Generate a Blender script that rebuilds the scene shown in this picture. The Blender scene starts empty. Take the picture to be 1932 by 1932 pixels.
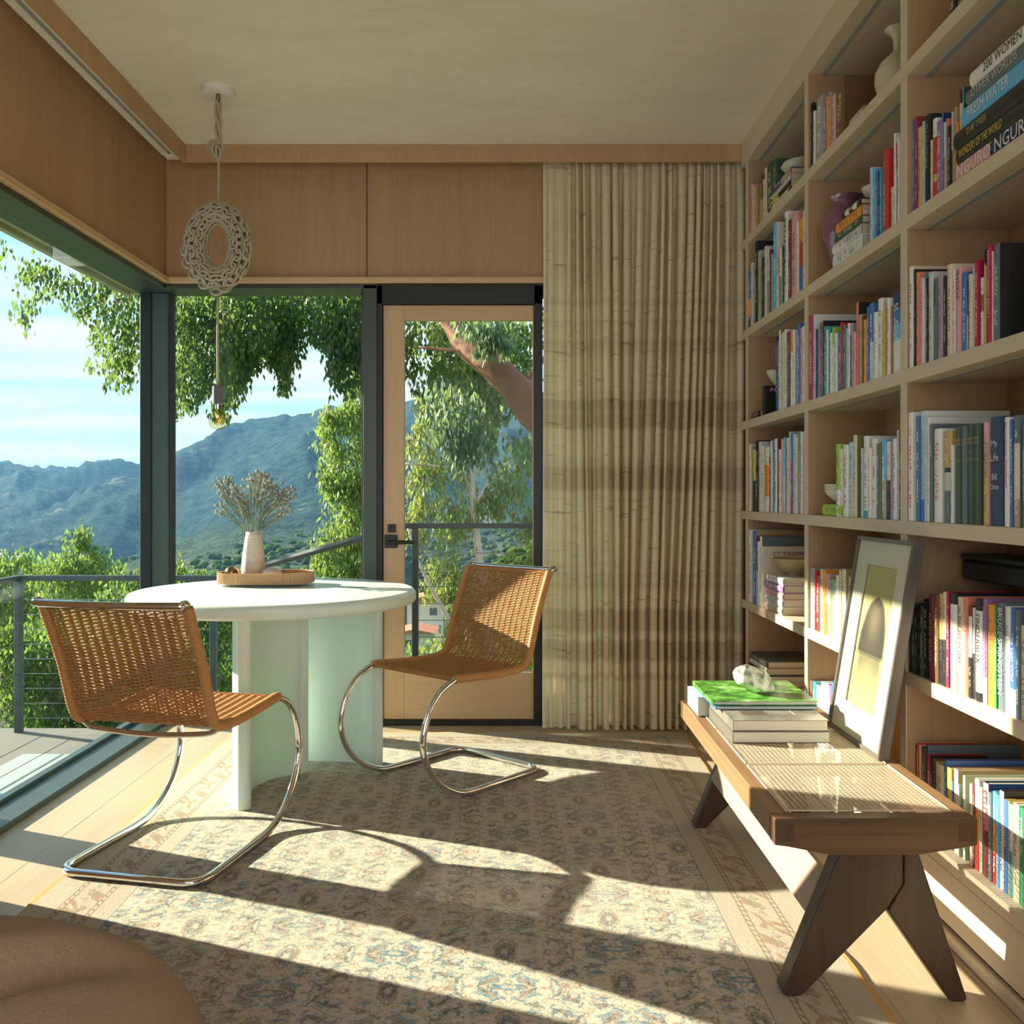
import bpy, math, random
import numpy as np
from mathutils import Vector, Matrix, noise as mnoise
random.seed(7); RNG = np.random.default_rng(7)
sc = bpy.context.scene
# ------------------------------------------------------------------ camera
F, CX, CY, H = 1750.0, 962.0, 937.0, 1.12       # focal length (px), vanishing point (px), eye height (m)
cd = bpy.data.cameras.new('camera'); cam = bpy.data.objects.new('camera', cd); sc.collection.objects.link(cam)
cam.location = (0, 0, H); cam.rotation_euler = (math.radians(90), 0, 0)
cd.sensor_width = 36; cd.lens = F / 1932 * 36; cd.shift_x = (966 - CX) / 1932; cd.shift_y = -(966 - CY) / 1932
cd.clip_start = 0.05; cd.clip_end = 8000
sc.camera = cam
# ------------------------------------------------------------------ colour management
sc.view_settings.view_transform = 'Standard'; sc.view_settings.look = 'None'
sc.view_settings.gamma = 1; sc.view_settings.use_curve_mapping = False
sc.view_settings.exposure = 0.25
sc.cycles.use_denoising = True
sc.cycles.max_bounces = 10; sc.cycles.diffuse_bounces = 5; sc.cycles.glossy_bounces = 4
sc.cycles.transmission_bounces = 6; sc.cycles.transparent_max_bounces = 16
sc.cycles.caustics_reflective = False; sc.cycles.caustics_refractive = False
sc.cycles.sample_clamp_indirect = 6


# ------------------------------------------------------------------ node helper
class G:
    def __init__(s, tree): s.t = tree; s.t.nodes.clear()
    def n(s, kind, **kw):
        nd = s.t.nodes.new('ShaderNode' + kind)
        for k, v in kw.items(): setattr(nd, k, v)
        return nd
    def put(s, sock, v):
        if v is None: return
        if isinstance(v, bpy.types.NodeSocket): s.t.links.new(v, sock)
        else:
            if hasattr(sock.default_value, '__len__') and not isinstance(v, (int, float)):
                v = tuple(v) + ((1,) if len(sock.default_value) == 4 and len(v) == 3 else ())
            sock.default_value = v
    def m(s, op, a, b=None, c=None):
        nd = s.n('Math', operation=op)
        for i, v in enumerate((a, b, c)): s.put(nd.inputs[i], v)
        return nd.outputs[0]
    def mix(s, f, a, b, mode='MIX'):
        nd = s.n('MixRGB', blend_type=mode); s.put(nd.inputs[0], f); s.put(nd.inputs[1], a); s.put(nd.inputs[2], b)
        return nd.outputs[0]
    def coord(s, what='Object'): return s.n('TexCoord').outputs[what]
    def scale(s, v, sc_, loc=(0, 0, 0)):
        nd = s.n('Mapping'); s.put(nd.inputs['Vector'], v); nd.inputs['Scale'].default_value = sc_; nd.inputs['Location'].default_value = loc
        return nd.outputs[0]
    def noise(s, v, scale, detail=3, rough=.5, dist=0, col=False):
        nd = s.n('TexNoise'); s.put(nd.inputs['Vector'], v); nd.inputs['Scale'].default_value = scale
        nd.inputs['Detail'].default_value = detail; nd.inputs['Roughness'].default_value = rough; nd.inputs['Distortion'].default_value = dist
        return nd.outputs['Color' if col else 'Fac']
    def vor(s, v, scale, feature='F1', out='Distance', rnd=1):
        nd = s.n('TexVoronoi', feature=feature); s.put(nd.inputs['Vector'], v); nd.inputs['Scale'].default_value = scale
        nd.inputs['Randomness'].default_value = rnd
        return nd.outputs[out]
    def ramp(s, f, stops):
        nd = s.n('ValToRGB'); s.put(nd.inputs[0], f); e = nd.color_ramp.elements
        while len(e) < len(stops): e.new(.5)
        for k, (p, c) in zip(e, stops):
            k.position = p; k.color = (c, c, c, 1) if isinstance(c, (int, float)) else tuple(c) + (1,)
        return nd.outputs[0]
    def xyz(s, v):
        nd = s.n('SeparateXYZ'); s.put(nd.inputs[0], v); return nd.outputs
    def vec(s, x, y, z):
        nd = s.n('CombineXYZ')
        for i, v in enumerate((x, y, z)): s.put(nd.inputs[i], v)
        return nd.outputs[0]
    def bump(s, h, strength=.3, dist=.002):
        nd = s.n('Bump'); nd.inputs['Strength'].default_value = strength; nd.inputs['Distance'].default_value = dist
        s.put(nd.inputs['Height'], h); return nd.outputs[0]
    def pbr(s, **kw):
        nd = s.n('BsdfPrincipled')
        for k, v in kw.items(): s.put(nd.inputs[k.replace('_', ' ')], v)
        return nd.outputs[0]
    def out(s, surf):
        o = s.n('OutputMaterial'); s.t.links.new(surf, o.inputs['Surface'])


def newmat(name):
    m = bpy.data.materials.new(name); m.use_nodes = True
    return m, G(m.node_tree)


def plain(name, col, rough=.5, metal=0, spec=.5, var=.0, bump=0, vscale=30, **kw):
    m, g = newmat(name); c = col
    v = g.coord()
    if var:
        n_ = g.noise(v, vscale, 4)
        c = g.mix(n_, [x * (1 - var) for x in col], [min(1, x * (1 + var)) for x in col])
    a = dict(Base_Color=c, Roughness=rough, Metallic=metal, Specular_IOR_Level=spec)
    a.update(kw)
    if bump: a['Normal'] = g.bump(g.noise(v, vscale * 4, 3), bump)
    g.out(g.pbr(**a)); return m


def wood(name, a, b, axis=2, freq=60, rough=.5, strength=.15, coat=0):
    """straight grained veneer or board; the grain runs along the axis"""
    m, g = newmat(name); v = g.coord()
    s = [freq, freq, freq]; s[axis] = freq * .022
    fine = g.noise(g.scale(v, s), 3.0, 5, .62, .2)
    s2 = [7, 7, 7]; s2[axis] = .35
    broad = g.noise(g.scale(v, s2), 1.0, 2)
    f = g.m('ADD', g.m('MULTIPLY', fine, .62), g.m('MULTIPLY', broad, .42))
    c = g.ramp(f, [(.30, b), (.72, a)])
    g.out(g.pbr(Base_Color=c, Roughness=rough, Normal=g.bump(fine, strength, .001), Coat_Weight=coat, Coat_Roughness=.3))
    return m


# ------------------------------------------------------------------ sky and sun
world = bpy.data.worlds.new('sky'); sc.world = world; world.use_nodes = True
g = G(world.node_tree)
d = g.n('TexCoord').outputs['Generated']; xs = g.xyz(d)
el = g.m('MAXIMUM', xs[2], 0)
base = g.ramp(el, [(0, (.60, .84, .93)), (.10, (.40, .74, .92)), (.32, (.20, .58, .88)), (1, (.12, .34, .72))])
q = g.m('ADD', el, .10)
cv = g.vec(g.m('DIVIDE', xs[0], q), g.m('DIVIDE', xs[1], q), 0)
cl = g.noise(g.scale(cv, (.35, 1.5, 1), (3.1, 1.2, 0)), 1.1, 6, .55, .5)
cl2 = g.noise(g.scale(d, (1.2, 1.2, 26)), 1.0, 4, .5, .4)
cm = g.m('MULTIPLY', g.ramp(g.m('ADD', g.m('MULTIPLY', cl, .45), g.m('MULTIPLY', cl2, .6)), [(.44, 0), (.64, 1)]), .80)
skyc = g.mix(cm, base, (.93, .93, .96))
bg = g.n('Background'); g.put(bg.inputs['Color'], skyc); bg.inputs['Strength'].default_value = 0.95
o = g.n('OutputWorld'); g.t.links.new(bg.outputs[0], o.inputs['Surface'])

LDIR = Vector((1.59, -0.63, -0.715)).normalized()
sl = bpy.data.lights.new('sun', 'SUN'); sl.energy = 16; sl.angle = math.radians(.6); sl.color = (1, .965, .90)
so = bpy.data.objects.new('sun', sl); sc.collection.objects.link(so); so.rotation_euler = LDIR.to_track_quat('-Z', 'Y').to_euler()
so.location = (-20, 12, 12)
# added fill lamp behind the camera, brightens the room
al = bpy.data.lights.new('rear_fill_lamp', 'AREA'); al.shape = 'RECTANGLE'; al.size = 2.8; al.size_y = 2.2; al.energy = 33; al.color = (1, .98, .96)
ao = bpy.data.objects.new('rear_fill_lamp', al); sc.collection.objects.link(ao); ao.location = (-.13, -1.58, 1.4); ao.rotation_euler = (math.radians(90), 0, 0)


# ------------------------------------------------------------------ object helpers
def empty(name, label, cat, loc=(0, 0, 0), rot=(0, 0, 0), group=None, kind=None):
    e = bpy.data.objects.new(name, None); sc.collection.objects.link(e); e.empty_display_size = .05
    e.location = loc; e.rotation_euler = rot
    tag(e, label, cat, group, kind); return e


def tag(o, label=None, cat=None, group=None, kind=None):
    if label: o['label'] = label
    if cat: o['category'] = cat
    if group: o['group'] = group
    if kind: o['kind'] = kind
    return o


def rail(p, closed=False, sub=6):
    """Catmull-Rom through points"""
    p = [Vector(q) for q in p]; n = len(p); r = []
    for i in range(n if closed else n - 1):
        a, b, c, d_ = (p[(i - 1) % n] if closed or i > 0 else p[0] * 2 - p[1]), p[i], p[(i + 1) % n], (p[(i + 2) % n] if closed or i < n - 2 else p[-1] * 2 - p[-2])
        for k in range(sub):
            t = k / sub
            r.append(.5 * ((2 * b) + (c - a) * t + (2 * a - 5 * b + 4 * c - d_) * t * t + (3 * b - a - 3 * c + d_) * t ** 3))
    if not closed: r.append(p[-1])
    return r


class MB:
    def __init__(s): s.v = []; s.f = []; s.c = []; s.col = None
    def add(s, vs, fs):
        k = len(s.v); s.v += [tuple(x) for x in vs]; s.f += [tuple(i + k for i in f) for f in fs]
        if s.col is not None: s.c += [s.col] * len(vs)
        return s
    def box(s, x0, x1, y0, y1, z0, z1, M=None):
        vs = [Vector((x, y, z)) for z in (z0, z1) for y in (y0, y1) for x in (x0, x1)]
        if M is not None: vs = [M @ q for q in vs]
        return s.add(vs, [(0, 2, 3, 1), (4, 5, 7, 6), (0, 1, 5, 4), (2, 6, 7, 3), (0, 4, 6, 2), (1, 3, 7, 5)])
    def rbox(s, x0, x1, y0, y1, z0, z1, r=.004, M=None):
        """box with chamfered edges"""
        vs = []; c = ((x0 + x1) / 2, (y0 + y1) / 2, (z0 + z1) / 2); h = ((x1 - x0) / 2, (y1 - y0) / 2, (z1 - z0) / 2)
        idx = {}
        for sx in (-1, 1):
            for sy in (-1, 1):
                for sz in (-1, 1):
                    for ax in range(3):
                        q = [h[0] - r, h[1] - r, h[2] - r]; q[ax] += r
                        idx[(sx, sy, sz, ax)] = len(vs)
                        q = Vector((c[0] + sx * q[0], c[1] + sy * q[1], c[2] + sz * q[2]))
                        vs.append(M @ q if M is not None else q)
        fs = []
        S = (-1, 1)
        for a in range(3):
            b, d_ = (a + 1) % 3, (a + 2) % 3
            for sa in S:
                def K(sb, sd, ax):
                    t = [0, 0, 0]; t[a] = sa; t[b] = sb; t[d_] = sd
                    return idx[(t[0], t[1], t[2], ax)]
                q = [K(-1, -1, a), K(1, -1, a), K(1, 1, a), K(-1, 1, a)]
                fs.append(tuple(q if sa > 0 else q[::-1]))
            for sb in S:
                for sd in S:
                    def E_(s_a, ax):
                        t = [0, 0, 0]; t[a] = s_a; t[b] = sb; t[d_] = sd
                        return idx[(t[0], t[1], t[2], ax)]
                    q = [E_(-1, b), E_(1, b), E_(1, d_), E_(-1, d_)]
                    fs.append(tuple(q if sb * sd < 0 else q[::-1]))
        for sx in S:
            for sy in S:
                for sz in S:
                    q = [idx[(sx, sy, sz, k)] for k in range(3)]
                    fs.append(tuple(q if sx * sy * sz > 0 else q[::-1]))
        return s.add(vs, fs)
    def tube(s, path, r, n=8, closed=False, cap=True):
        path = [Vector(p) for p in path]; m = len(path); vs = []; fs = []
        up = None
        for i, p in enumerate(path):
            a = path[(i - 1) % m] if closed or i > 0 else p
            b = path[(i + 1) % m] if closed or i < m - 1 else p
            t = (b - a)
            t = t.normalized() if t.length > 1e-9 else Vector((0, 0, 1))
            if up is None:
                up = Vector((0, 0, 1)) if abs(t.z) < .9 else Vector((1, 0, 0))
            u = (up - t * up.dot(t)).normalized(); w = t.cross(u); up = u
            rr = r[i] if hasattr(r, '__len__') else r
            for k in range(n):
                an = 2 * math.pi * k / n
                vs.append(p + (u * math.cos(an) + w * math.sin(an)) * rr)
        for i in range(m if closed else m - 1):
            j = (i + 1) % m
            for k in range(n):
                l = (k + 1) % n
                fs.append((i * n + k, i * n + l, j * n + l, j * n + k))
        if cap and not closed:
            fs.append(tuple(range(n))[::-1]); fs.append(tuple((m - 1) * n + k for k in range(n)))
        return s.add(vs, fs)
    def lathe(s, prof, c=(0, 0, 0), n=32, sx=1, sy=1, wob=None):
        vs = []; fs = []
        for j, (r, z) in enumerate(prof):
            for k in range(n):
                a = 2 * math.pi * k / n
                rr = r * (1 + (wob(a, z) if wob else 0))
                vs.append((c[0] + rr * sx * math.cos(a), c[1] + rr * sy * math.sin(a), c[2] + z))
        for j in range(len(prof) - 1):
            for k in range(n):
                l = (k + 1) % n
                fs.append((j * n + k, j * n + l, (j + 1) * n + l, (j + 1) * n + k))
        if prof[0][0] > 1e-5: fs.append(tuple(range(n))[::-1])
        if prof[-1][0] > 1e-5: fs.append(tuple((len(prof) - 1) * n + k for k in range(n)))
        return s.add(vs, fs)
    def prism(s, poly, z0, z1, axis='z'):
        """poly: list of 2D points (counter-clockwise), extruded"""
        n = len(poly)
        def P(p, z): return {'z': (p[0], p[1], z), 'y': (p[0], z, p[1]), 'x': (z, p[0], p[1])}[axis]
        vs = [P(p, z0) for p in poly] + [P(p, z1) for p in poly]
        fs = [tuple(range(n))[::-1], tuple(range(n, 2 * n))] + [(i, (i + 1) % n, n + (i + 1) % n, n + i) for i in range(n)]
        if axis == 'y': fs = [f[::-1] for f in fs]
        return s.add(vs, fs)
    def ball(s, c, r, n=8, m=5):
        prof = [(max(1e-6, r * math.sin(math.pi * i / m)), -r * math.cos(math.pi * i / m)) for i in range(m + 1)]
        prof[0] = (1e-6, -r); prof[-1] = (1e-6, r)
        return s.lathe(prof, c, n)
    def build(s, name, mat, parent=None, smooth=False, world=False):
        me = bpy.data.meshes.new(name)
        vs = s.v
        if world and parent is not None:
            o_ = parent.location; pp = parent.parent
            ox, oy, oz = o_
            while pp is not None: ox += pp.location.x; oy += pp.location.y; oz += pp.location.z; pp = pp.parent
            vs = [(a - ox, b - oy, c - oz) for a, b, c in vs]
        me.from_pydata(vs, [], s.f); me.update()
        if s.c:
            at = me.color_attributes.new('Col', 'FLOAT_COLOR', 'POINT')
            at.data.foreach_set('color', np.array([(c[0], c[1], c[2], 1) for c in s.c], dtype=np.float32).ravel())
        if smooth: me.polygons.foreach_set('use_smooth', [True] * len(me.polygons))
        if smooth == 'auto': me.set_sharp_from_angle(angle=math.radians(40))
        if mat is not None: me.materials.append(mat)
        ob = bpy.data.objects.new(name, me); sc.collection.objects.link(ob); ob.parent = parent
        return ob


def struct(name, mb, mat, **kw): return tag(mb.build(name, mat, None, **kw), kind='structure')
def px(x, y, Y): return Vector(((x - CX) / F * Y, Y, H - (y - CY) / F * Y))   # photo measurement at a known distance


def copytree(o, parent=None):
    c = o.copy(); sc.collection.objects.link(c); c.parent = parent
    for ch in list(o.children): copytree(ch, c)
    return c


def text_mesh(body, name, mat, parent, M, maxw, maxh, ext=.0006):
    cu = bpy.data.curves.new('lettering', 'FONT'); cu.body = body; cu.extrude = 0; cu.resolution_u = 2
    cu.align_x = 'CENTER'; cu.align_y = 'CENTER'
    t = bpy.data.objects.new('lettering', cu); sc.collection.objects.link(t)
    bpy.context.view_layer.update()
    me = bpy.data.meshes.new_from_object(t.evaluated_get(bpy.context.evaluated_depsgraph_get()))
    bpy.data.objects.remove(t); bpy.data.curves.remove(cu)
    co = np.array([v.co[:] for v in me.vertices])
    lo, hi = co.min(0), co.max(0); c = (lo + hi) / 2; w = max(hi[0] - lo[0], 1e-4); h = max(hi[1] - lo[1], 1e-4)
    sx, sy = maxw / w, maxh / h; sx = min(sx, sy * 1.25); sy = min(sy, sx * 2.2)
    for v in me.vertices: v.co = M @ Vector(((v.co.x - c[0]) * sx, (v.co.y - c[1]) * sy, ext))
    me.name = name; me.materials.clear(); me.materials.append(mat)
    ob = bpy.data.objects.new(name, me); sc.collection.objects.link(ob); ob.parent = parent
    return ob


# ------------------------------------------------------------------ materials
M = {}
M['panel'] = wood('oak_veneer_wall', (.50, .305, .165), (.355, .195, .095), 2, 70, .45)
M['fascia'] = wood('oak_veneer_fascia', (.56, .345, .19), (.42, .235, .12), 2, 70, .45)
M['ledge'] = wood('oak_ledge', (.70, .48, .27), (.56, .36, .19), 0, 40, .4)
M['case'] = wood('pale_oak_bookcase', (.70, .59, .44), (.60, .49, .35), 1, 55, .5)
M['caseback'] = wood('oak_bookcase_inside', (.46, .29, .15), (.34, .20, .095), 2, 60, .5)  # niche shade and warm bounce put into the oak colour
M['door'] = wood('oak_door', (.68, .46, .26), (.54, .34, .18), 2, 60, .42)
M['plank'] = wood('pale_oak_floor', (.53, .42, .29), (.41, .31, .20), 1, 26, .42, .1)
M['bench'] = wood('aged_teak', (.17, .088, .038), (.058, .028, .013), 0, 30, .45, .3)
M['benchleg'] = wood('dark_teak_leg', (.085, .045, .024), (.035, .019, .012), 2, 26, .42, .3)
M['stretcher'] = wood('sunlit_teak', (.44, .32, .23), (.34, .24, .17), 1, 26, .6, .2)  # sunlit paleness of the stretcher put into its colour
M['frame'] = plain('dark_green_aluminium', (.060, .078, .066), .38, .3, var=.06)
M['black'] = plain('black_metal', (.012, .013, .012), .4, .2, var=.1)
M['rail'] = plain('grey_painted_steel', (.085, .10, .10), .45, .2, var=.1)
M['cable'] = plain('steel_cable', (.35, .36, .36), .35, .8, var=.05)
M['chrome'] = plain('chromed_steel', (.78, .76, .73), .07, 1.0, var=.02)
M['white'] = plain('white_plaster', (.78, .76, .70), .7, var=.03)
M['alu'] = plain('grey_light_channel', (.36, .40, .42), .5, .1, var=.05)
M['mint'] = plain('pale_mint_resin', (.76, .885, .82), .30, 0, .5, var=.03, vscale=3, Subsurface_Weight=.12, Subsurface_Radius=(.03, .05, .035), Subsurface_Scale=1.0)
M['cane'] = plain('pale_cane', (.72, .61, .46), .6, 0, .2, var=.12, vscale=60)
M['rope'] = plain('linen_rope', (.46, .40, .28), .8, var=.18, vscale=160, bump=.4)
M['concrete'] = plain('concrete', (.17, .16, .13), .8, var=.2, vscale=4, bump=.3)
M['deck'] = plain('pale_deck_board', (.36, .41, .40), .55, var=.06, vscale=6)
M['eave'] = plain('eave_plaster', (.36, .36, .22), .7, var=.15, vscale=5)

m, g = newmat('mottled_plaster_ceiling'); v = g.coord()
a = g.noise(g.scale(v, (1.0, 1.8, 1)), 1.6, 6, .6, .6); b = g.noise(g.scale(v, (2.5, 7, 1)), 2.5, 4, .6, 1.0)
c = g.ramp(g.m('ADD', g.m('MULTIPLY', a, .6), g.m('MULTIPLY', b, .4)), [(.32, (.72, .68, .55)), (.7, (.86, .82, .70))])
g.out(g.pbr(Base_Color=c, Roughness=.65, Normal=g.bump(b, .12, .004))); M['ceil'] = m

def schlick(g, k):
    lw = g.n('LayerWeight'); lw.inputs['Blend'].default_value = .5
    p = g.m('POWER', lw.outputs['Facing'], 5)
    return g.m('MULTIPLY', g.m('ADD', .008, g.m('MULTIPLY', p, .7)), k)   # coated, low-reflection panes


m, g = newmat('window_glass')
tr = g.n('BsdfTransparent'); tr.inputs[0].default_value = (.93, .985, .98, 1)
gl = g.n('BsdfGlossy'); gl.inputs['Roughness'].default_value = .01; gl.inputs['Color'].default_value = (1, 1, 1, 1)
ms = g.n('MixShader'); g.put(ms.inputs[0], schlick(g, .5)); g.t.links.new(tr.outputs[0], ms.inputs[1]); g.t.links.new(gl.outputs[0], ms.inputs[2])
g.out(ms.outputs[0]); M['glass'] = m

m, g = newmat('clear_glass')
tr = g.n('BsdfTransparent'); tr.inputs[0].default_value = (.97, .97, .95, 1)
gl = g.n('BsdfGlossy'); gl.inputs['Roughness'].default_value = .02
ms = g.n('MixShader'); g.put(ms.inputs[0], schlick(g, .5)); g.t.links.new(tr.outputs[0], ms.inputs[1]); g.t.links.new(gl.outputs[0], ms.inputs[2])
g.out(ms.outputs[0]); M['clear'] = m

# colour-attribute paints (books, leaves, print)
m, g = newmat('printed_paper_and_cloth')
col = g.n('VertexColor', layer_name='Col').outputs[0]; ink = g.n('VertexColor', layer_name='Ink')
uv = g.n('UVMap', uv_map='spine').outputs[0]; u = g.xyz(uv)
inside = g.m('MULTIPLY', g.m('GREATER_THAN', u[0], .30), g.m('LESS_THAN', u[0], .70))
rows_ = g.m('MULTIPLY', g.m('GREATER_THAN', u[1], .12), g.m('LESS_THAN', u[1], .86))
let = g.noise(g.vec(g.m('MULTIPLY', u[0], 5), g.m('MULTIPLY', u[2], 420), 0), 1.0, 1)
gap = g.noise(g.vec(0, g.m('MULTIPLY', u[2], 38), 3), 1.0, 0)
seed = g.n('ObjectInfo').outputs['Random']
let = g.noise(g.vec(g.m('MULTIPLY', u[0], 4), g.m('ADD', g.m('MULTIPLY', u[1], 62), g.m('MULTIPLY', seed, 90)), 0), 1.0, 1)
gap = g.noise(g.vec(1, g.m('ADD', g.m('MULTIPLY', u[1], 7), g.m('MULTIPLY', seed, 77)), 3), 1.0, 0)
mask = g.m('MULTIPLY', g.m('MULTIPLY', inside, rows_), g.m('MULTIPLY', g.m('GREATER_THAN', let, .52), g.m('GREATER_THAN', gap, .45)))
mask = g.m('MULTIPLY', mask, ink.outputs['Alpha'])
cc = g.mix(g.m('MULTIPLY', mask, .85), col, ink.outputs['Color'])
g.out(g.pbr(Base_Color=cc, Roughness=.42)); M['book'] = m

m, g = newmat('book_pages'); v = g.coord()
c = g.mix(g.noise(g.scale(v, (1, 900, 1)), 1, 1), (.50, .43, .31), (.78, .71, .56))
g.out(g.pbr(Base_Color=c, Roughness=.8)); M['pages'] = m
m, g = newmat('painted_surface'); g.out(g.pbr(Base_Color=g.n('VertexColor', layer_name='Col').outputs[0], Roughness=.6)); M['vcol'] = m

def leafmat(name, tl=.45):
    m, g = newmat(name); c = g.n('VertexColor', layer_name='Col').outputs[0]
    df = g.n('BsdfPrincipled'); g.put(df.inputs['Base Color'], c); df.inputs['Roughness'].default_value = .42
    t_ = g.n('BsdfTranslucent'); g.put(t_.inputs[0], g.mix(.5, c, (.42, .62, .10)))
    ms = g.n('MixShader'); ms.inputs[0].default_value = tl
    g.t.links.new(df.outputs[0], ms.inputs[1]); g.t.links.new(t_.outputs[0], ms.inputs[2]); g.out(ms.outputs[0]); return m
M['leaf'] = leafmat('leaf_green')
M['bark'] = plain('peeling_bark', (.27, .135, .075), .8, var=.4, vscale=9, bump=.5)
M['palebark'] = plain('pale_smooth_bark', (.62, .50, .40), .7, var=.25, vscale=6, bump=.3)

# ------------------------------------------------------------------ room measurements
YB, YF = 4.545, 4.395            # back glazing line, ceiling fascia line
XL, XFL = -1.688, -1.537         # left wall, left fascia
XB, XR = 1.096, 1.42             # bookcase front, right wall
ZC, ZF, ZW = 2.79, 2.708, 2.155  # ceiling, fascia underside, window head
YN = -1.6                        # wall behind the camera

fl = struct('floor', MB().box(XL - .05, XR, YN, YB + .05, -.16, -.02), M['concrete'])
bw = .232; x = XL - .02; k = 0
while x < XR - .01:
    x2 = min(x + bw, XR); y = YN
    off = random.uniform(1.2, 2.6)
    while y < YB + .02:
        y2 = min(y + off, YB + .03)
        if YB + .03 - y2 < .4: y2 = YB + .03
        MB().rbox(x + .0004, x2 - .0004, y + .0004, y2 - .0004, -.02, 0, .0008).build('plank', M['plank'], fl)
        y = y2; off = random.uniform(1.7, 2.6)
        if y2 >= YB + .03: break
    x = x2
struct('ceiling', MB().box(XL - .25, XR + .05, YN, YB + .2, ZC, ZC + .15), M['ceil'])
# upper walls with veneer panels
wl = struct('wall_left', MB().box(XL - .17, XL - .02, YN, YB + .17, ZW + .012, ZC).box(XL - .17, XL - .02, YN, 2.62, -.05, ZW + .012), M['panel'])
for y0, y1 in ((3.783, YB - .002), (2.80, 3.777), (1.82, 2.794), (.84, 1.814), (-.14, .834), (YN, -.146)):
    MB().rbox(XL - .02, XL, y0, y1, ZW + .04, ZC - .001, .0015).build('panel', M['panel'], wl)
wbk = struct('wall_back', MB().box(XL - .17, XR, YB + .02, YB + .17, ZW + .012, ZC).box(.56, XR + .05, YB + .02, YB + .12, -.05, ZW + .012), M['panel'])
for x0, x1 in ((XL, -.703), (-.698, .29), (.295, 1.28)):
    MB().rbox(x0, x1, YB, YB + .02, ZW + .04, ZC - .001, .0015).build('panel', M['panel'], wbk)
struct('wall_right', MB().box(XR, XR + .1, YN, YB + .1, -.05, ZC), M['panel'])
# front wall (behind the camera) with a broad opening added to let in fill light
struct('wall_front', MB().box(XL - .1, XR + .1, YN - .1, YN, -.05, .25).box(XL - .1, XR + .1, YN - .1, YN, 2.5, ZC)
       .box(XL - .1, XL + .1, YN - .1, YN, .25, 2.5).box(XR - .1, XR + .1, YN - .1, YN, .25, 2.5), M['panel'])
struct('trim_1', MB().rbox(XL - .02, XL + .022, .0, YB, ZW + .008, ZW + .038, .003), wood('ledge_left', (.70, .48, .27), (.56, .36, .19), 1, 40, .4))
struct('trim_2', MB().rbox(XL + .022, .95, YB - .022, YB + .02, ZW + .008, ZW + .038, .003), M['ledge'])
struct('trim_3', MB().rbox(XFL - .02, XFL, YN, YF + .02, ZF, ZC, .002), M['fascia'])
struct('trim_4', MB().rbox(XFL, XB, YF, YF + .02, ZF, ZC, .002), M['fascia'])
# curtain track in the ceiling pocket
tr_ = empty('curtain_track', 'white ceiling track with a dark slot above the left window', 'track', (-1.615, 2.0, 2.745))
b = MB(); b.box(-1.655, -1.622, YN + .1, 4.42, 2.745, ZC - .001).box(-1.604, -1.575, YN + .1, 4.42, 2.745, ZC - .001)
b.build('track_channel', M['white'], tr_, world=True)
MB().box(-1.622, -1.604, YN + .1, 4.42, 2.762, 2.775).build('track_slot', M['black'], tr_, world=True)
MB().rbox(-1.65, -1.58, 4.42, 4.47, 2.742, 2.768, .003).rbox(-1.64, -1.60, 4.40, 4.43, 2.735, 2.75, .003).build('end_bracket', M['white'], tr_, world=True)

# ------------------------------------------------------------------ windows
Fm = M['frame']
def window(n, mb_frame, panes):
    w = struct('window_%d' % n, mb_frame, Fm)
    for p in panes: MB().box(*p).build('pane', M['glass'], w)
    return w
XG, YG, ZH = -1.80, 4.665, 2.137
b = MB()
b.rbox(-1.86, XL, 2.66, 4.72, ZH, ZW + .008, .003)                   # head
b.rbox(-1.86, XL + .004, 2.66, 4.72, 0, .024, .003)                  # sill
b.rbox(-1.845, -1.81, 2.66, 4.62, .024, .040, .002)
b.rbox(-1.845, -1.70, 4.62, 4.71, .02, ZH, .004)                     # corner post
b.rbox(-1.845, -1.77, 2.99, 3.17, .02, ZH, .003)                     # mullion
b.rbox(-1.85, XL, 2.60, 2.68, 0, ZW, .003)
window(1, b, [(XG - .006, XG + .006, 3.16, 4.622, .022, ZH), (XG - .006, XG + .006, 2.67, 2.995, .022, ZH)])
MB().box(-1.835, -1.785, 4.608, 4.620, .024, ZH).build('frame_gasket', M['black'], bpy.data.objects['window_1'])
b = MB()
b.rbox(XL, -.62, YB, YG + .05, ZH + .001, ZW + .008, .003)           # head
b.rbox(XL, -.62, YB - .004, YG + .06, 0, .024, .003)                 # sill
b.rbox(-1.722, -1.690, 4.640, 4.69, .02, ZH, .002)                   # jamb at the corner
b.rbox(-.720, -.650, YB + .0, YB + .075, 0, ZW + .004, .003)         # mullion beside the door
b.rbox(-.742, -.715, YG - .03, YG + .03, .02, ZH, .002)
window(2, b, [(-1.70, -.73, YG - .006, YG + .006, .022, ZH)])
MB().box(-1.692, -1.684, 4.642, 4.675, .024, ZH).build('frame_gasket', M['black'], bpy.data.objects['window_2'])
# glazing behind the curtain
b = MB(); b.rbox(.156, .56, YB, YB + .07, ZW - .05, ZW + .008, .003).rbox(.156, .56, YB, YB + .09, 0, .065, .003).rbox(.52, .565, YB, YB + .07, 0, ZW, .003)
window(3, b, [(.19, .53, YB + .03, YB + .042, .06, ZW - .04)])
# the added opening behind the camera is left unglazed

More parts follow.
